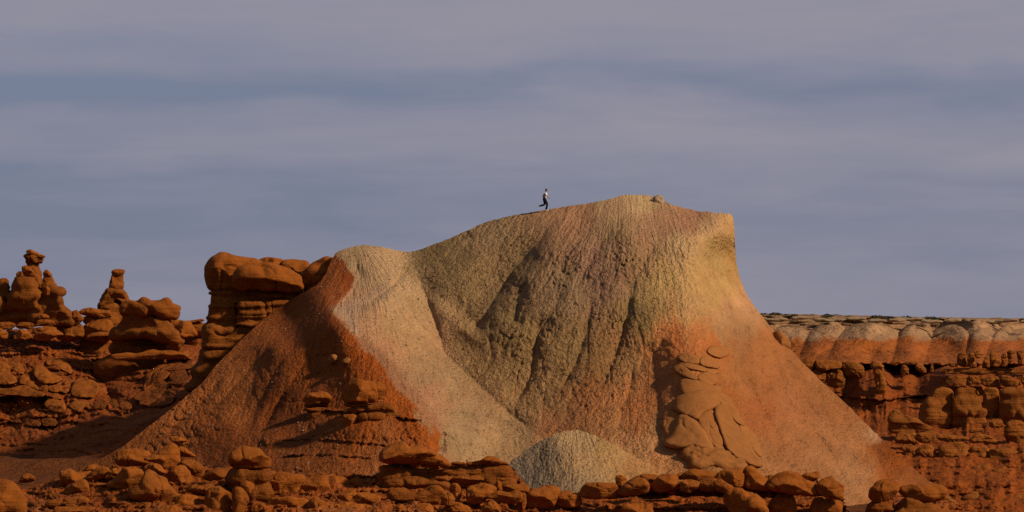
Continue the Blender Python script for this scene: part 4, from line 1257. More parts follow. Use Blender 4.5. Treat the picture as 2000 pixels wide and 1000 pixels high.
# ------------------------------------------------------------------ the blocky tower left of the hill
YC = 263
W = dict(m='body', strata=.10, rough=.03, rr=.40, under=1.2, lumps=.03, facets=0, ch=1, grow=1.07, ragged=.015)
formation('rock_tower', 'big blocky orange rock tower with bulging caps at the left end of the hill', 'rock tower', YC, [
    ('cap_rock', 'A2', [(50, 195), (57, 155), (80, 120), (125, 87), (170, 94), (230, 110), (290, 114), (320, 130), (322, 162), (300, 230), (230, 262), (180, 272), (150, 264), (100, 270), (75, 264), (57, 228)], dict(dy=0, res=1.4, k=.8)),
    ('cap_rock', 'A2', [(186, 218), (208, 175), (260, 155), (330, 139), (385, 137), (430, 159), (480, 179), (507, 205), (528, 250), (524, 277), (460, 275), (380, 265), (300, 261), (220, 265), (190, 248)], dict(dy=-2.3, res=1.4, k=.7)),
    ('cap_rock', 'A2', [(300, 150), (316, 118), (350, 107), (430, 117), (440, 150), (430, 220), (310, 220)], dict(dy=1.5)),
    ('cap_rock', 'A2', [(428, 150), (432, 121), (480, 117), (545, 124), (560, 150), (540, 220), (440, 220)], dict(dy=1.2)),
    ('cap_rock', 'A2', [(500, 205), (555, 150), (600, 124), (650, 107), (692, 118), (700, 180), (650, 250), (560, 280), (520, 250)], dict(dy=-.4, m='cap')),
    ('ledge_slab', 'A2', [(76, 272), (200, 262), (545, 270), (540, 290), (430, 300), (220, 300), (80, 292)], dict(dy=-1.2, m='dark', k=.6, strata=.05)),
    ('ledge_slab', 'A2', [(95, 300), (200, 292), (500, 290), (490, 320), (330, 332), (210, 325), (100, 322)], dict(W, dy=-1.3, k=.55)),
    ('block', 'A2', [(84, 335), (100, 305), (205, 312), (216, 360), (214, 448), (130, 452), (74, 442), (70, 370)], dict(W, dy=-.9)),
    ('block', 'A2', [(216, 332), (270, 326), (332, 330), (348, 386), (290, 390), (218, 386)], dict(W, dy=-2.4)),
    ('block', 'A2', [(210, 392), (280, 388), (350, 390), (344, 446), (280, 452), (209, 450)], dict(W, dy=-2.3)),
    ('block', 'A2', [(330, 332), (400, 322), (470, 325), (440, 380), (400, 420), (350, 440)], dict(W, dy=-1.6)),
    ('core', 'A2', [(85, 235), (530, 235), (500, 360), (400, 470), (300, 560), (60, 560), (66, 440), (80, 340)], dict(m='dark', dy=3.2, n_exp=3, strata=.03, sweep=True)),
    ('plinth', 'A2', [(62, 452), (130, 445), (330, 450), (350, 480), (262, 540), (200, 575), (44, 572), (54, 500)], dict(W, dy=-1.1, res=1.3)),
    ('plinth', 'A2', [(40, 565), (200, 560), (240, 590), (150, 690), (60, 760), (-40, 740), (0, 690), (20, 620)], dict(W, dy=-.8, res=1.3))])

# ------------------------------------------------------------------ goblins on the red spur
def hy(px, py, d=0.0):
    return float(HILL.tps([px], [py])[0]) + d


ya = hy(622, 790, -.7)
formation('hoodoo', 'small mushroom rock with a pale capped top standing on the red spur', 'hoodoo', ya, [
    ('cap_rock', 'C7', [(157, 296), (200, 250), (260, 231), (340, 226), (400, 239), (442, 282), (432, 322), (380, 332), (300, 338), (200, 338), (163, 318)], dict(dy=-.5)),
    ('slab', 'C7', [(178, 350), (300, 340), (425, 338), (436, 366), (320, 374), (190, 374)], dict(W, dy=-.2)),
    ('slab', 'C7', [(196, 392), (320, 378), (425, 390), (505, 405), (485, 425), (340, 430), (210, 430)], dict(W, dy=-.4)),
    ('foot', 'C7', [(200, 440), (420, 425), (450, 560), (500, 700), (180, 700)], dict(W, dy=.2, n_exp=2.2))])
yb = hy(705, 800, -.8)
formation('hoodoo', 'large domed cap rock sitting on thin ledges on the red spur', 'hoodoo', yb, [
    ('cap_rock', 'C7', [(546, 300), (543, 258), (580, 190), (622, 130), (682, 104), (742, 109), (800, 129), (852, 140), (875, 190), (884, 280), (862, 322), (780, 328), (680, 332), (600, 327)], dict(dy=-.9, res=1.3)),
    ('cap_rock', 'C7', [(840, 160), (890, 129), (940, 149), (968, 190), (952, 252), (900, 300), (850, 290)], dict(dy=.0)),
    ('slab', 'C7', [(552, 354), (600, 342), (784, 340), (780, 372), (600, 378)], dict(W, dy=-.6)),
    ('slab', 'C7', [(585, 405), (640, 390), (764, 386), (764, 418), (680, 428), (600, 430)], dict(W, dy=-.6)),
    ('ledge', 'C7', [(780, 345), (880, 335), (985, 350), (1040, 385), (1140, 462), (1000, 472), (800, 445)], dict(W, dy=.0, strata=.09)),
    ('snout', 'C7', [(548, 455), (610, 445), (675, 450), (694, 482), (664, 600), (632, 612), (560, 545)], dict(dy=-1.0)),
    ('column', 'C7', [(715, 450), (860, 440), (960, 470), (965, 640), (840, 680), (690, 640), (708, 540)], dict(W, dy=-.5))])
boulder('boulder', 'left of two small pale stones on the shaded red slope', 'boulder', 'A2', [(648, 605), (680, 578), (712, 600), (695, 627), (660, 628)], hy(652, 702, -.1), M['outcrop'], 'pale stones on the red slope', segs=30, rings=8, amp=.1)
boulder('boulder', 'right of two small pale stones on the shaded red slope', 'boulder', 'A2', [(718, 612), (750, 594), (778, 620), (760, 640), (730, 640)], hy(678, 706, -.1), M['outcrop'], 'pale stones on the red slope', segs=30, rings=8, amp=.1)
boulder('boulder', 'lone boulder on the very summit of the hill', 'boulder', 'A4', [(268, 96), (284, 74), (300, 66), (325, 68), (346, 94), (345, 120), (320, 130), (275, 126)], hy(1284, 393, -.6), M['tan'], amp=.09, rough=.12, k=.8)
boulder('boulder', 'rounded orange knob on the right skyline flank of the hill', 'boulder', 'A4', [(955, 868), (985, 844), (1020, 848), (1062, 888), (1070, 935), (1030, 965), (980, 935)], hy(1520, 668, .5), M['outcrop'])

# ------------------------------------------------------------------ the eroded outcrop on the right of the hill
YO = 236.6
O = dict(m='outcrop', k=.5, amp=.02, rr=.27, lumps=.012, facets=0, ch=1, cracks=.02, under=1.1, ragged=.03, grow=1.10)


def op(name, pts, dep, **kw):
    q = zp('A5', pts)
    x = sum(a for a, _ in q) / len(q); y = sum(b for _, b in q) / len(q)
    return (name, 'A5', pts, dict(O, dy=float(HILL.tps([x], [y])[0]) - YO + dep, surf=lambda X, Z: HILL.tps(X, Z) + hill_bumps(X, Z) + .12 + dep * .3, **kw))


formation('rock_outcrop', 'smooth orange outcrop of drooping lobes and cracked slabs on the hill face', 'rock outcrop', YO, [
    op('lobe', [(310, 768), (368, 700), (398, 600), (440, 596), (502, 638), (542, 690), (575, 750), (610, 815), (560, 806), (480, 786), (430, 796), (350, 784)], -.7),
    op('lobe', [(508, 622), (545, 578), (582, 556), (612, 582), (628, 640), (644, 700), (668, 770), (668, 810), (632, 808), (582, 752), (538, 690)], -.5),
    op('lobe', [(612, 575), (640, 536), (692, 566), (744, 640), (794, 720), (845, 800), (896, 880), (896, 904), (830, 892), (790, 866), (740, 846), (680, 786), (652, 706), (632, 640)], -.8),
    op('rib', [(612, 462), (660, 462), (705, 490), (746, 560), (786, 640), (786, 660), (740, 636), (680, 566), (630, 500)], -.5),
    op('rib', [(755, 655), (832, 676), (864, 740), (900, 830), (884, 846), (820, 776)], -.4),
    op('lobe', [(296, 590), (345, 560), (402, 590), (376, 680), (332, 738), (298, 670)], -.2),
    op('lobe', [(375, 500), (440, 455), (520, 445), (622, 455), (650, 540), (590, 556), (545, 580), (508, 622), (430, 600), (372, 560)], -.4),
    op('slab', [(383, 244), (420, 218), (470, 222), (514, 250), (518, 278), (490, 284), (420, 274)], -.7), op('slab', [(522, 256), (560, 237), (602, 262), (645, 300), (622, 312), (560, 299), (525, 289)], -.7),
    op('slab', [(390, 278), (440, 272), (505, 284), (565, 312), (550, 333), (470, 314), (410, 300)], -.6), op('slab', [(362, 308), (400, 287), (452, 318), (515, 370), (492, 380), (430, 364), (368, 330)], -.6),
    op('slab', [(505, 352), (560, 328), (624, 358), (626, 404), (580, 416), (520, 390)], -.6), op('slab', [(548, 322), (600, 312), (644, 330), (602, 350)], -.8), op('slab', [(590, 345), (620, 338), (618, 362), (590, 362)], -.8),
    op('hood', [(566, 206), (590, 172), (640, 176), (694, 196), (700, 220), (655, 246), (610, 238), (580, 222)], -.3),
    op('cheek', [(395, 380), (450, 365), (600, 410), (660, 420), (640, 470), (520, 470), (420, 480)], .3),
    op('pitted_base', [(425, 800), (480, 786), (560, 805), (720, 850), (800, 876), (785, 915), (690, 915), (600, 895), (500, 915), (450, 860)], .5, rough=.16, strata=.05)])

# ------------------------------------------------------------------ rocks of the foreground
GL = 'boulders of the lower left pile'
for lab, view, pts, Y, o in [
    ('blunt drum-shaped boulder on the upper left of the foreground pile', 'B4', [(764, 310), (780, 280), (860, 243), (1000, 242), (1180, 252), (1222, 300), (1185, 395), (1120, 434), (1000, 430), (880, 446), (820, 425), (775, 365)], 190.2, {}),
    ('thin lens-shaped stone lying on the left foreground pile, upper of two', 'B4', [(1126, 357), (1200, 309), (1300, 298), (1372, 318), (1400, 360), (1372, 398), (1280, 405), (1180, 379)], 188.3, {}),
    ('thin wedge-shaped stone just under the lens-shaped stone of the pile', 'B4', [(1136, 472), (1200, 428), (1270, 403), (1332, 438), (1405, 512), (1382, 530), (1280, 506), (1180, 496)], 187.8, {}),
    ('tall leaf-shaped upright boulder at the back of the left pile', 'B4', [(1306, 280), (1380, 204), (1460, 163), (1512, 168), (1553, 220), (1568, 300), (1563, 425), (1500, 466), (1400, 480), (1335, 455), (1320, 360)], 190.4, {}),
    ('triangular flake behind the upright leaf-shaped boulder', 'B4', [(1545, 215), (1580, 200), (1640, 228), (1700, 262), (1766, 317), (1740, 330), (1560, 328)], 191.3, {}),
    ('small crooked stone topmost behind the left pile', 'B4', [(1445, 90), (1480, 76), (1560, 83), (1640, 108), (1670, 132), (1664, 164), (1600, 190), (1540, 184), (1470, 130)], 192.2, {}),
    ('big snouted boulder pocked with holes in the middle of the left pile', 'B4', [(970, 772), (1000, 720), (1090, 640), (1150, 560), (1140, 510), (1190, 493), (1270, 513), (1312, 558), (1402, 608), (1444, 680), (1502, 758), (1566, 786), (1576, 815), (1525, 855), (1484, 894), (1405, 912), (1372, 938), (1250, 928), (1150, 898), (1050, 858), (982, 812)], 186.4, dict(res=1.5, lumps=.06)),
    ('slanting block left of the pocked snouted boulder', 'B4', [(686, 654), (780, 588), (850, 500), (880, 455), (1040, 475), (1135, 508), (1125, 560), (1045, 652), (985, 735), (950, 762), (850, 728), (720, 698)], 188.3, {}),
    ('pale rounded hump right of the pocked snouted boulder', 'B4', [(1385, 570), (1440, 500), (1530, 440), (1620, 428), (1702, 530), (1725, 600), (1694, 684), (1604, 745), (1480, 756), (1425, 660)], 188.8, {}),
    ('sloping boulder at the right shoulder of the left pile', 'B4', [(1555, 405), (1620, 362), (1700, 358), (1760, 378), (1853, 438), (1866, 522), (1834, 580), (1720, 586), (1690, 545), (1620, 440)], 190.2, {}),
    ('long low boulder with a tapering tail between pile and mushroom rock', 'A7', [(1385, 855), (1440, 800), (1500, 779), (1560, 782), (1640, 828), (1745, 868), (1746, 892), (1660, 896), (1500, 882), (1420, 866)], 187.2, {}),
    ('leftmost boulder of the foreground pile with a dark left end', 'B4', [(105, 545), (120, 505), (160, 492), (230, 472), (300, 518), (400, 518), (490, 498), (425, 585), (350, 628), (250, 668), (180, 700), (130, 640)], 191.0, {}),
    ('slanted ridge-like stone behind the left end of the pile', 'B4', [(380, 500), (460, 428), (530, 416), (610, 450), (560, 500), (470, 545), (400, 560)], 191.5, {}),
    ('slanted slab second from the left end of the pile', 'B4', [(400, 600), (530, 490), (620, 436), (725, 466), (695, 545), (580, 608), (480, 660), (415, 648)], 190.4, {}),
    ('small pointed stone tucked against the slanting block', 'B4', [(655, 595), (700, 498), (760, 468), (834, 452), (860, 500), (812, 566), (720, 588)], 189.8, {}),
    ('rounded stone under the leftmost boulder of the pile', 'B4', [(145, 760), (185, 690), (280, 645), (380, 616), (445, 658), (466, 722), (424, 776), (330, 806), (220, 808)], 189.4, {}),
    ('brown half-buried stone right of the rounded stone in the pile', 'B4', [(455, 790), (475, 690), (560, 640), (640, 650), (620, 760), (560, 850), (480, 840)], 189.6, {}),
    ('low triangular stone below the slanting block', 'B4', [(600, 845), (680, 788), (760, 736), (856, 756), (838, 838), (720, 862), (640, 864)], 188.0, {}),
    ('flat pale rock sheet at the lower left corner of the pile', 'B4', [(-60, 900), (0, 852), (100, 838), (250, 820), (410, 812), (446, 858), (560, 876), (640, 872), (690, 920), (560, 936), (300, 952), (60, 952), (-40, 940)], 187.6, dict(k=.6)),
    ('low slab along the bottom edge under the pale sheet', 'B4', [(40, 945), (120, 935), (400, 938), (580, 948), (590, 1040), (40, 1040)], 185.6, dict(n_exp=3)),
    ('grey-brown boulder behind the tapering boulder', 'A7', [(1490, 755), (1560, 715), (1620, 688), (1740, 656), (1776, 690), (1724, 764), (1680, 808), (1560, 790)], 190.2, {}),
    ('rough angular block below the snouted boulder', 'B4', [(1500, 860), (1560, 820), (1650, 786), (1796, 826), (1786, 862), (1726, 980), (1600, 1000), (1530, 940)], 186.0, dict(n_exp=3, rough=.07)),
    ('big smooth boulder cut by the lower left corner', 'A7', [(-160, 800), (-40, 764), (60, 772), (124, 808), (166, 850), (182, 900), (196, 1060), (-160, 1060)], 184.5, dict(res=1.3)),
    ('small cracked stone under the snouted boulder', 'B4', [(750, 960), (800, 890), (880, 870), (980, 900), (1000, 940), (900, 990), (780, 1010)], 186.2, dict(rough=.06)),
    ('narrow dark stone at the bottom between pile and finger rock', 'A7', [(1180, 990), (1240, 950), (1340, 960), (1380, 1010), (1340, 1060), (1200, 1060)], 184.6, dict(rough=.05))]:
    boulder('boulder', lab, 'boulder', view, pts, Y, group=GL, **o)
boulder('boulder', 'small lone boulder on the dark valley floor at left', 'boulder', 'A7', [(138, 778), (170, 722), (212, 706), (254, 733), (266, 766), (205, 782)], 232.0, M['dark'])
formation('hoodoo', 'foreground mushroom rock with a smooth egg-shaped cap', 'hoodoo', 187.5, [
    ('cap_rock', 'C8', [(155, 222), (198, 130), (260, 78), (380, 75), (470, 82), (532, 118), (572, 168), (646, 214), (630, 302), (560, 325), (430, 335), (320, 340), (218, 314), (165, 278)], dict(dy=-.5, res=1.4)),
    ('stem', 'C8', [(262, 325), (605, 325), (614, 420), (592, 490), (624, 560), (630, 622), (584, 690), (500, 700), (410, 690), (300, 640), (180, 540), (176, 440), (225, 370)], dict(W, rough=.07, dy=.2, n_exp=2.3)),
    ('lobe', 'C8', [(275, 495), (318, 448), (400, 437), (454, 468), (456, 530), (405, 625), (360, 608), (306, 545)], dict(dy=-.9)),
    ('lobe', 'C8', [(490, 625), (560, 596), (610, 576), (626, 630), (584, 696), (520, 690), (485, 660)], dict(dy=-.8)),
    ('lobe', 'C8', [(525, 440), (560, 395), (610, 405), (620, 450), (580, 490), (545, 480)], dict(dy=-.7)),
    ('ledge', 'C8', [(500, 335), (560, 322), (625, 325), (620, 355), (560, 372), (500, 360)], dict(dy=-.7))])
GM = 'boulders between the mushroom rock and the long-capped hoodoo'
for lab, view, pts, Y, o in [
    ('upright finger-shaped rock in front of the mushroom rock', 'C8', [(190, 565), (240, 537), (312, 557), (374, 618), (394, 680), (345, 762), (320, 900), (200, 900), (200, 720)], 184.6, {}),
    ('low shaded boulder left of the finger-shaped rock', 'C8', [(-90, 560), (0, 536), (60, 537), (130, 588), (195, 608), (200, 760), (120, 900), (-60, 900), (-120, 700)], 185.4, dict(rough=.05)),
    ('large smooth rounded rock mass right of the mushroom rock', 'C8', [(590, 520), (600, 430), (640, 366), (730, 360), (850, 386), (1000, 405), (1030, 445), (970, 530), (960, 604), (930, 632), (780, 638), (620, 628)], 188.6, dict(res=1.3)),
    ('smooth rock bulge adjoining the large rounded mass on its right', 'C8', [(940, 610), (975, 510), (1040, 446), (1150, 415), (1285, 404), (1300, 480), (1320, 560), (1310, 660), (1150, 668), (1000, 652)], 188.9, dict(res=1.2)),
    ('flat-topped boulder under the shadowed slot in the middle left', 'C8', [(580, 748), (635, 668), (780, 652), (900, 646), (1066, 688), (1098, 722), (1054, 790), (940, 800), (800, 790), (680, 800)], 186.3, {}),
    ('pyramid-shaped boulder right of the flat-topped boulder', 'C8', [(1050, 760), (1100, 690), (1150, 645), (1236, 698), (1310, 716), (1300, 810), (1200, 880), (1080, 880)], 185.7, {}),
    ('dark shaded rock right of the smooth bulge', 'C8', [(1270, 500), (1305, 415), (1400, 410), (1485, 425), (1548, 480), (1516, 580), (1420, 616), (1315, 616)], 190.2, {}),
    ('left of two tilted flat stones in the lower middle', 'C8', [(1390, 660), (1480, 586), (1594, 564), (1634, 610), (1604, 648), (1520, 710), (1426, 704)], 187.2, {}),
    ('right of two tilted flat stones in the lower middle', 'C8', [(1525, 710), (1640, 626), (1720, 594), (1880, 634), (1902, 724), (1800, 742), (1640, 730)], 186.9, {}),
    ('rubbly low rock under the two tilted flat stones', 'C8', [(1330, 780), (1480, 720), (1700, 740), (1850, 760), (1880, 900), (1330, 900)], 186.2, dict(rough=.09)),
    ('pointed brown slope rock behind the tilted stones', 'C8', [(1510, 580), (1550, 460), (1650, 440), (1760, 500), (1880, 600), (1700, 640)], 190.3, dict(rough=.05)),
    ('rough red stub on the bottom edge left of the pyramid boulder', 'C8', [(400, 780), (520, 720), (600, 760), (640, 900), (400, 900)], 185.6, dict(rough=.09))]:
    boulder('boulder', lab, 'boulder', view, pts, Y, group=GM, **o)

formation('hoodoo', 'hoodoo with a long double-humped cap left of the small grey mound', 'hoodoo', 190, [
    ('cap_rock', 'B3', [(10, 328), (58, 258), (150, 178), (220, 143), (300, 138), (362, 188), (400, 212), (450, 203), (540, 218), (640, 268), (740, 328), (858, 400), (864, 428), (780, 446), (700, 418), (560, 402), (400, 402), (250, 408), (100, 402), (36, 374)], dict(dy=-.9, res=1.5, amp=.03)),
    ('pillow_slab', 'B3', [(376, 392), (430, 388), (484, 393), (504, 415), (484, 446), (390, 446)], dict(dy=-.6)),
    ('pillow_slab', 'B3', [(500, 408), (560, 400), (622, 398), (704, 428), (748, 478), (640, 478), (520, 446)], dict(dy=-.6)),
    ('pedestal', 'B3', [(40, 440), (150, 430), (260, 440), (350, 480), (400, 540), (330, 580), (60, 650), (-10, 690), (0, 560)], dict(W, rough=.08, dy=.2, n_exp=2.3)),
    ('pedestal', 'B3', [(330, 440), (740, 470), (870, 450), (868, 570), (700, 640), (560, 640), (380, 600)], dict(W, rough=.08, dy=.3)),
    ('core', 'B3', [(100, 390), (760, 400), (760, 520), (100, 520)], dict(m='dark', dy=.5, k=.5, sweep=True)),
    ('foot', 'B3', [(60, 680), (200, 620), (420, 570), (600, 590), (820, 620), (900, 740), (600, 800), (100, 800)], dict(W, rough=.09, dy=-.2, n_exp=2.2))])
formation('hoodoo', 'layered hoodoo of thin stacked slabs against the small grey mound', 'hoodoo', 190, [
    ('slab', 'B3', [(1066, 412), (1080, 392), (1180, 383), (1280, 353), (1332, 318), (1420, 328), (1472, 368), (1575, 410), (1575, 432), (1450, 430), (1300, 422), (1080, 428)], dict(dy=-.4, amp=.03)),
    ('slab', 'B3', [(855, 412), (870, 398), (920, 386), (1064, 394), (1066, 424), (960, 434), (870, 428)], dict(dy=-.4)),
    ('slab', 'B3', [(1070, 462), (1100, 446), (1300, 438), (1462, 440), (1480, 462), (1470, 480), (1080, 490)], dict(dy=-.2, m='body')),
    ('slab', 'B3', [(880, 530), (1000, 512), (1430, 510), (1460, 528), (1440, 544), (900, 550)], dict(dy=-.5, m='body')),
    ('slab', 'B3', [(676, 596), (740, 572), (880, 562), (896, 590), (830, 626), (700, 612)], dict(dy=-.8)),
    ('slab', 'B3', [(900, 585), (1000, 565), (1200, 548), (1280, 590), (1264, 626), (1050, 656), (920, 620)], dict(dy=-.7, m='body')),
    ('slab', 'B3', [(1280, 590), (1380, 570), (1540, 560), (1580, 600), (1500, 640), (1330, 640)], dict(dy=-.4, m='body')),
    ('body', 'B3', [(860, 432), (1000, 425), (1450, 425), (1545, 440), (1606, 560), (1610, 680), (900, 690), (866, 560)], dict(W, dy=.3, strata=.09, rough=.05, k=.6, res=1.3)),
    ('stub', 'B3', [(1592, 610), (1640, 592), (1680, 612), (1684, 690), (1600, 690)], dict(dy=-.1))])
GC = 'boulders below the layered hoodoo'
for lab, pts, Y, o in [
    ('wide sofa-shaped boulder below the long-capped hoodoo', [(98, 785), (150, 728), (260, 702), (340, 732), (430, 757), (540, 737), (680, 696), (744, 716), (800, 792), (744, 828), (684, 878), (620, 898), (500, 888), (350, 872), (200, 848), (114, 822)], 186.9, dict(res=1.3)),
    ('egg-like stone between the sofa-shaped boulder and the arched rock', [(752, 866), (788, 798), (850, 756), (894, 776), (926, 840), (916, 904), (862, 928), (786, 912)], 185.9, {}),
    ('arched finger of rock left of the bowl-shaped boulders', [(850, 725), (895, 648), (960, 655), (1006, 730), (996, 826), (952, 870), (916, 846), (895, 775)], 187.4, {}),
    ('heavy rounded boulder, left of the bowl-shaped pair', [(1062, 845), (1068, 730), (1116, 678), (1260, 666), (1400, 676), (1438, 720), (1406, 776), (1324, 838), (1252, 880), (1180, 904), (1102, 890)], 187.0, {}),
    ('sagging bowl-shaped boulder at the right of the pair', [(1312, 826), (1400, 766), (1470, 735), (1580, 768), (1680, 735), (1748, 766), (1738, 846), (1704, 890), (1620, 900), (1500, 880), (1420, 850)], 186.5, {}),
    ('upright slab between the bowl-shaped boulders', [(1426, 640), (1450, 608), (1496, 645), (1510, 735), (1440, 775), (1424, 700)], 187.6, {}),
    ('flat shoulder rock above the sagging bowl-shaped boulder', [(1490, 690), (1600, 660), (1805, 664), (1834, 720), (1806, 790), (1700, 800), (1510, 780)], 188.6, {}),
    ('dark post-like rock right of the sagging boulder', [(1690, 870), (1740, 770), (1790, 775), (1800, 900), (1760, 1020), (1690, 1000)], 187.4, {}),
    ('pointed rubble cone under the bowl-shaped boulders', [(1190, 1040), (1260, 960), (1340, 880), (1400, 870), (1450, 930), (1500, 1040)], 185.8, dict(rough=.08)),
    ('crumbling block under the sofa-shaped boulder', [(420, 1040), (430, 930), (520, 898), (640, 900), (680, 1040)], 185.8, dict(rough=.08, n_exp=3)),
    ('rubbly wedge right of the egg-like stone', [(760, 1040), (800, 950), (900, 890), (1000, 900), (1110, 940), (1120, 1040)], 186.4, dict(rough=.09)),
    ('small rubble knob at the bottom left of the sofa-shaped boulder', [(180, 1040), (210, 930), (280, 910), (330, 960), (380, 1040)], 185.6, dict(rough=.09))]:
    boulder('boulder', lab, 'boulder', 'B3', pts, Y, group=GC, **o)

GR = 'boulders in the row along the lower right ledge'
for lab, pts, Y, o in [
    ('first boulder of the lower right row, squarish, below the grey mound', [(132, 445), (143, 370), (200, 360), (270, 347), (304, 365), (290, 425), (274, 458), (200, 468), (142, 466)], 188.6, {}),
    ('second boulder of the lower right row, low and sunken', [(280, 415), (310, 379), (350, 375), (388, 393), (420, 403), (424, 460), (300, 466)], 189.2, {}),
    ('long flat-topped boulder below the right of the grey mound', [(415, 380), (438, 338), (520, 332), (600, 337), (614, 402), (560, 416), (480, 416), (422, 408)], 188.8, {}),
    ('little upright horn of rock at the step in the boulder row', [(600, 306), (610, 292), (632, 292), (664, 310), (645, 350), (612, 368)], 189.6, {}),
    ('plump boulder right of the little horn in the row', [(608, 376), (648, 338), (690, 307), (750, 307), (780, 340), (774, 386), (700, 398), (618, 398)], 188.4, {}),
    ('flat back stone above the plump boulder in the row', [(694, 304), (760, 282), (822, 292), (820, 330), (760, 340), (700, 330)], 190.2, {}),
    ('round leaning boulder in the left half of the row', [(780, 350), (828, 298), (880, 282), (930, 298), (926, 348), (882, 376), (815, 382)], 188.6, {}),
    ('small back stone between the round and broad boulders of the row', [(915, 296), (940, 280), (968, 278), (985, 302), (940, 320)], 190.6, {}),
    ('broad flat boulder at the back of the row under the outcrop', [(945, 305), (988, 262), (1060, 267), (1125, 278), (1104, 316), (1030, 326), (970, 322)], 190.2, {}),
    ('cube-like small boulder in the middle of the row', [(940, 345), (958, 315), (1044, 322), (1036, 365), (990, 382), (946, 376)], 188.4, {}),
    ('shaded boulder right of the cube-like one in the row', [(1024, 355), (1048, 318), (1120, 306), (1156, 330), (1135, 382), (1060, 378)], 188.6, {}),
    ('tall split boulder, left half, at the centre of the row', [(1115, 318), (1148, 273), (1220, 267), (1278, 251), (1289, 290), (1289, 358), (1220, 375), (1195, 350), (1150, 340)], 189.0, {}),
    ('pale little rock leaning in front of the split boulder', [(1112, 325), (1160, 316), (1226, 358), (1216, 388), (1180, 384), (1136, 378)], 187.6, {}),
    ('tall split boulder, right half, at the centre of the row', [(1284, 262), (1310, 251), (1342, 267), (1394, 308), (1420, 352), (1402, 378), (1320, 370), (1292, 350)], 188.8, {}),
    ('small back stone right of the split boulder', [(1375, 305), (1400, 292), (1434, 292), (1436, 335), (1410, 340)], 190.4, {}),
    ('longest loaf-shaped boulder in the right half of the row', [(1402, 356), (1438, 298), (1500, 277), (1560, 282), (1602, 317), (1655, 333), (1661, 372), (1644, 398), (1560, 394), (1450, 380)], 188.4, dict(res=1.2)),
    ('thin stone lying on top of the loaf-shaped boulder', [(1555, 305), (1600, 283), (1672, 272), (1682, 295), (1654, 325), (1580, 326)], 188.9, {}),
    ('angular end boulder at the right of the row', [(1654, 360), (1700, 306), (1746, 297), (1763, 328), (1806, 344), (1800, 420), (1740, 420), (1676, 392)], 188.2, {}),
    ('pale jagged rock buttress below the split boulder', [(1170, 400), (1210, 372), (1280, 385), (1375, 415), (1402, 470), (1400, 540), (1230, 540)], 187.8, dict(rough=.09)),
    ('crumbly buttress at the bottom below the plump boulder', [(632, 460), (700, 440), (785, 442), (800, 540), (632, 540)], 188.6, dict(rough=.08, n_exp=3)),
    ('rough dark buttress under the loaf-shaped boulder', [(1420, 430), (1460, 400), (1540, 398), (1560, 540), (1420, 540)], 189.2, dict(rough=.09)),
    ('rough dark buttress under the angular end boulder', [(1640, 440), (1680, 405), (1780, 415), (1800, 540), (1640, 540)], 189.2, dict(rough=.09))]:
    boulder('boulder', lab, 'boulder', 'B1', pts, Y, group=GR, **o)
formation('hoodoo', 'round-headed goblin rock near the bottom right corner', 'hoodoo', 189.5, [
    ('cap_rock', 'A6', [(540, 930), (548, 888), (590, 848), (642, 837), (694, 868), (684, 904), (642, 942), (580, 962)], dict(dy=-.5)),
    ('stem', 'A6', [(545, 950), (660, 930), (660, 1010), (680, 1080), (520, 1080)], dict(W, rough=.06, m='dark'))])
formation('hoodoo', 'wide flat-capped rock at the bottom right beside the round-headed goblin', 'hoodoo', 189.7, [
    ('cap_rock', 'A6', [(690, 894), (718, 868), (800, 866), (900, 867), (926, 902), (894, 936), (820, 964), (740, 948)], dict(dy=-.5)),
    ('stem', 'A6', [(690, 960), (740, 930), (860, 950), (900, 1010), (940, 1080), (660, 1080)], dict(W, rough=.07))])

# ------------------------------------------------------------------ the runner on the crest
def loft(name, rings, mat, parent, segs=14, cap=True):
    """closed tube through rings (centre, radius across, radius deep, direction)"""
    V = []; F = []
    n = len(rings)
    cs = [Vector(r[0]) for r in rings]
    for i, (c, ra, rb) in enumerate(rings):
        d = (cs[min(i + 1, n - 1)] - cs[max(i - 1, 0)]).normalized()
        side = Vector((0, 1, 0))
        fw = side.cross(d).normalized()
        side = d.cross(fw).normalized()
        for k in range(segs):
            a = 2 * math.pi * k / segs
            V.append(tuple(cs[i] + fw * (ra * math.cos(a)) + side * (rb * math.sin(a))))
    for i in range(n - 1):
        for k in range(segs):
            F.append((i * segs + k, i * segs + (k + 1) % segs, (i + 1) * segs + (k + 1) % segs, (i + 1) * segs + k))
    V.append(tuple(cs[0])); V.append(tuple(cs[-1]))
    for k in range(segs):
        F.append((len(V) - 2, (k + 1) % segs, k)); F.append((len(V) - 1, (n - 1) * segs + k, (n - 1) * segs + (k + 1) % segs))
    me = bpy.data.meshes.new(name); me.from_pydata(V, [], F)
    bm = bmesh.new(); bm.from_mesh(me); bmesh.ops.recalc_face_normals(bm, faces=bm.faces); bm.to_mesh(me); bm.free()
    me.polygons.foreach_set('use_smooth', np.ones(len(me.polygons), bool))
    me.materials.append(M[mat])
    o = bpy.data.objects.new(name, me); o.parent = parent; COL.objects.link(o)
    ss = o.modifiers.new('soft', 'SUBSURF'); ss.levels = 1; ss.render_levels = 1
    return o


yr = float(HILL.tps([1067], [411])[0]) - .15
person = empty('person', P(1067.4, 411.6, yr))
tag(person, 'person in a white shirt, tan vest and black trousers running along the hill crest', 'person')
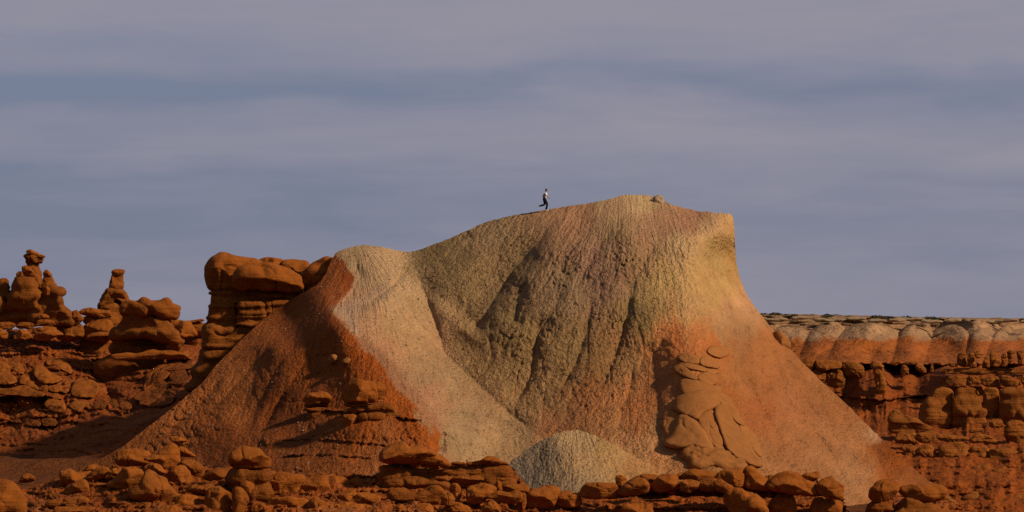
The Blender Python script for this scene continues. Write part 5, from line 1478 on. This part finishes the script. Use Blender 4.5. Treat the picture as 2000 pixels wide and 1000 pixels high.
# body: one skinned figure
nodes = {'pelvis': ((-.17, 0, 1.00), .13), 'waist': ((-.14, 0, 1.14), .115), 'chest': ((-.09, 0, 1.33), .135), 'base': ((-.055, 0, 1.47), .075), 'neck': ((-.03, 0, 1.535), .052), 'head': ((-.01, 0, 1.62), .085), 'crown': ((-.015, 0, 1.715), .085),
         'shR': ((-.05, -.17, 1.44), .062), 'elR': ((.03, -.24, 1.18), .045), 'wrR': ((.20, -.16, 1.03), .032), 'hdR': ((.25, -.13, 1.00), .034),
         'shL': ((-.07, .17, 1.44), .062), 'elL': ((-.30, .24, 1.24), .045), 'wrL': ((-.16, .26, 1.03), .032), 'hdL': ((-.11, .24, 1.00), .034),
         'hpR': ((-.16, -.095, .93), .10), 'knR': ((.07, -.10, .545), .065), 'anR': ((-.03, -.10, .11), .042), 'toR': ((.12, -.10, .045), .034),
         'hpL': ((-.18, .095, .93), .10), 'knL': ((-.13, .10, .50), .065), 'anL': ((-.60, .11, .385), .042), 'toL': ((-.70, .11, .20), .034)}
ed = [('pelvis', 'waist'), ('waist', 'chest'), ('chest', 'base'), ('base', 'neck'), ('neck', 'head'), ('head', 'crown'), ('base', 'shR'), ('shR', 'elR'), ('elR', 'wrR'), ('wrR', 'hdR'), ('base', 'shL'), ('shL', 'elL'), ('elL', 'wrL'), ('wrL', 'hdL'),
      ('pelvis', 'hpR'), ('hpR', 'knR'), ('knR', 'anR'), ('anR', 'toR'), ('pelvis', 'hpL'), ('hpL', 'knL'), ('knL', 'anL'), ('anL', 'toL')]
keys = list(nodes)
V = [nodes[k][0] for k in keys]; E = [(keys.index(a), keys.index(b)) for a, b in ed]; R = [nodes[k][1] for k in keys]
for hx, hyy, hz, dirx in [(.25, -.13, 1.00, 1), (-.11, .24, 1.00, 1)]:       # five fingers on each hand
    hi = keys.index('hdR') if hyy < 0 else keys.index('hdL')
    for j, (oy, ln, up) in enumerate([(-.028, .070, .0), (-.010, .078, .0), (.010, .074, .0), (.028, .058, .0), (-.030, .045, .035)]):
        V.append((hx + .035 * dirx, hyy + oy, hz + .005 + up * .6)); R.append(.0095); a = len(V) - 1
        V.append((hx + (.035 + ln * .6) * dirx, hyy + oy, hz - .005 + up)); R.append(.009)
        V.append((hx + (.035 + ln * .75) * dirx, hyy + oy * .8, hz - .035 + up)); R.append(.008)
        E += [(hi, a), (a, a + 1), (a + 1, a + 2)]
me = bpy.data.meshes.new('body'); me.from_pydata(V, E, [])
body = bpy.data.objects.new('body', me); body.parent = person; COL.objects.link(body)
me.materials.append(M['skin'])
sk = body.modifiers.new('skin', 'SKIN'); sk.use_smooth_shade = True
for i, r in enumerate(R):
    me.skin_vertices[0].data[i].radius = (r, r)
me.skin_vertices[0].data[0].use_root = True
sb = body.modifiers.new('soft', 'SUBSURF'); sb.levels = 1; sb.render_levels = 2
loft('nose', [((.065, 0, 1.665), .012, .010), ((.085, 0, 1.635), .018, .014), ((.092, 0, 1.615), .012, .014)], 'skin', person, 8)
loft('ear', [((-.015, -.083, 1.66), .016, .008), ((-.015, -.092, 1.63), .022, .010), ((-.012, -.085, 1.60), .012, .008)], 'skin', person, 8)
loft('ear', [((-.015, .083, 1.66), .016, .008), ((-.015, .092, 1.63), .022, .010), ((-.012, .085, 1.60), .012, .008)], 'skin', person, 8)
loft('hair', [((-.045, 0, 1.60), .055, .080), ((-.040, 0, 1.66), .082, .094), ((-.020, 0, 1.725), .098, .098), ((-.010, 0, 1.775), .086, .082), ((-.012, 0, 1.80), .040, .040)], 'hair', person, 16)
sh = loft('shirt', [((-.165, 0, 1.02), .135, .165), ((-.145, 0, 1.12), .132, .165), ((-.115, 0, 1.25), .145, .178), ((-.085, 0, 1.37), .145, .190), ((-.062, 0, 1.45), .115, .165), ((-.045, 0, 1.50), .075, .085)], 'shirt', person, 18)
loft('sleeve', [((-.055, -.13, 1.45), .085, .080), ((-.045, -.19, 1.40), .085, .075), ((-.012, -.215, 1.31), .076, .070), ((.012, -.228, 1.24), .072, .066)], 'shirt', sh, 12)
loft('sleeve', [((-.065, .13, 1.45), .085, .080), ((-.09, .19, 1.41), .085, .075), ((-.15, .21, 1.36), .076, .070), ((-.20, .22, 1.32), .072, .066)], 'shirt', sh, 12)
loft('vest', [((-.180, 0, 1.00), .138, .176), ((-.160, 0, 1.12), .140, .176), ((-.138, 0, 1.25), .142, .184), ((-.112, 0, 1.36), .135, .178), ((-.095, 0, 1.44), .100, .140)], 'vest', person, 18)
tr = loft('trousers', [((-.16, 0, 1.07), .135, .168), ((-.172, 0, 1.00), .148, .178), ((-.175, 0, .92), .150, .185), ((-.172, 0, .86), .120, .170)], 'trousers', person, 18)
loft('trouser_leg', [((-.17, -.085, .97), .130, .105), ((-.10, -.095, .82), .122, .105), ((-.01, -.10, .66), .105, .092), ((.055, -.10, .545), .094, .085), ((.045, -.10, .44), .088, .080), ((.01, -.10, .28), .084, .076), ((-.025, -.10, .12), .090, .078), ((-.03, -.10, .09), .084, .074)], 'trousers', tr, 14)
loft('trouser_leg', [((-.185, .085, .97), .130, .105), ((-.17, .095, .82), .120, .105), ((-.15, .10, .66), .102, .092), ((-.145, .10, .55), .092, .085), ((-.20, .10, .485), .088, .082), ((-.34, .105, .45), .082, .076), ((-.50, .11, .41), .076, .070), ((-.565, .11, .395), .072, .066)], 'trousers', tr, 14)
loft('shoe', [((-.075, -.10, .065), .050, .036), ((-.03, -.10, .062), .062, .045), ((.05, -.10, .050), .050, .048), ((.12, -.10, .040), .038, .046), ((.165, -.10, .036), .022, .030)], 'shoe', person, 12)
loft('shoe', [((-.60, .11, .445), .036, .036), ((-.63, .11, .39), .055, .045), ((-.665, .11, .30), .048, .048), ((-.695, .11, .215), .036, .046), ((-.705, .11, .165), .020, .030)], 'shoe', person, 12)

# ------------------------------------------------------------------ low shrubs along the mesa rim
rs = random.Random(5)


def shrub_mesh(seed):
    r = random.Random(seed)
    V = []; F = []
    for _ in range(170):
        a = r.uniform(0, 6.283); e = r.uniform(0.05, 1.0); q = r.random() ** .4
        c = Vector((math.cos(a) * q * 1.0, math.sin(a) * q * 1.0, e * (1.15 - .55 * q)))
        u = Vector((r.uniform(-1, 1), r.uniform(-1, 1), r.uniform(-1, 1))).normalized() * .16
        v2 = Vector((r.uniform(-1, 1), r.uniform(-1, 1), r.uniform(-1, 1))).normalized() * .16
        i = len(V)
        V += [tuple(c - u), tuple(c + v2), tuple(c + u), tuple(c - v2)]
        F.append((i, i + 1, i + 2, i + 3))
    for _ in range(7):
        a = r.uniform(0, 6.283); i = len(V)
        V += [(.04, 0, -.2), (-.04, .03, -.2), (math.cos(a) * .6, math.sin(a) * .6, .7)]
        F.append((i, i + 1, i + 2))
    me = bpy.data.meshes.new('desert_shrub'); me.from_pydata(V, [], F); me.materials.append(M['shrub'])
    return me


SH = [shrub_mesh(s) for s in (1, 2, 3, 4)]
for k in range(26):
    x = 1490 + k * 20.2 + rs.uniform(-6, 6)
    yy = np.interp(x, [1480, 1560, 1640, 1760, 1880, 2000], [616, 617, 619, 622, 624, 625]) + rs.uniform(-.5, 1.0)
    o = bpy.data.objects.new('desert_shrub', SH[k % 4]); COL.objects.link(o)
    o.location = P(x, yy + 1.0, 490 + rs.uniform(0, 5))
    s = rs.uniform(.25, .6)
    o.scale = (s * 1.7, s * 1.7, s); o.rotation_euler = (0, 0, rs.uniform(0, 6))
    tag(o, 'low dark desert shrub growing along the far mesa rim', 'shrub', 'low shrubs along the mesa rim')

# ------------------------------------------------------------------ loose stones on the slopes
def scatter(name, rel, n, smin, smax, mat, label, region, seed):
    r = np.random.RandomState(seed)
    ok = np.where(region(rel.px, rel.py))[0]
    pick = r.choice(ok, n, replace=False)
    base = np.array([[1, 0, 0], [-.5, .87, 0], [-.5, -.87, 0], [.1, .1, .8], [0, 0, -.7]])
    tri = np.array([[0, 1, 3], [1, 2, 3], [2, 0, 3], [1, 0, 4], [2, 1, 4], [0, 2, 4]])
    V = []; F = []
    for i, p in enumerate(pick):
        s = smin + (smax - smin) * r.rand() ** 3
        a = r.rand() * 6.28
        b = base * s * (0.7 + .6 * r.rand(5, 1))
        b = np.stack([b[:, 0] * math.cos(a) - b[:, 1] * math.sin(a), b[:, 0] * math.sin(a) + b[:, 1] * math.cos(a), b[:, 2]], 1)
        V.append(b + rel.pts[p]); F.append(tri + 5 * i)
    o = mesh_obj(name, np.concatenate(V), np.concatenate(F), M[mat], smooth=False)
    return tag(o, label, 'gravel', kind='stuff')


scatter('gravel', HILL, 1300, .04, .15, 'gravel', 'loose stones and clods strewn over the hill slopes',
        lambda x, y: (y > np.interp(x, [p[0] for p in HILL_TOP], [p[1] for p in HILL_TOP]) + 10) & (x < 1290 - 0.2 * (y - 640)) & (y < 1000) & (y > 470), 3)
scatter('gravel', FORE, 2600, .05, .20, 'dark', 'rubble between the foreground boulders', lambda x, y: (y < 1030) & (x > 0) & (x < 1950), 4)
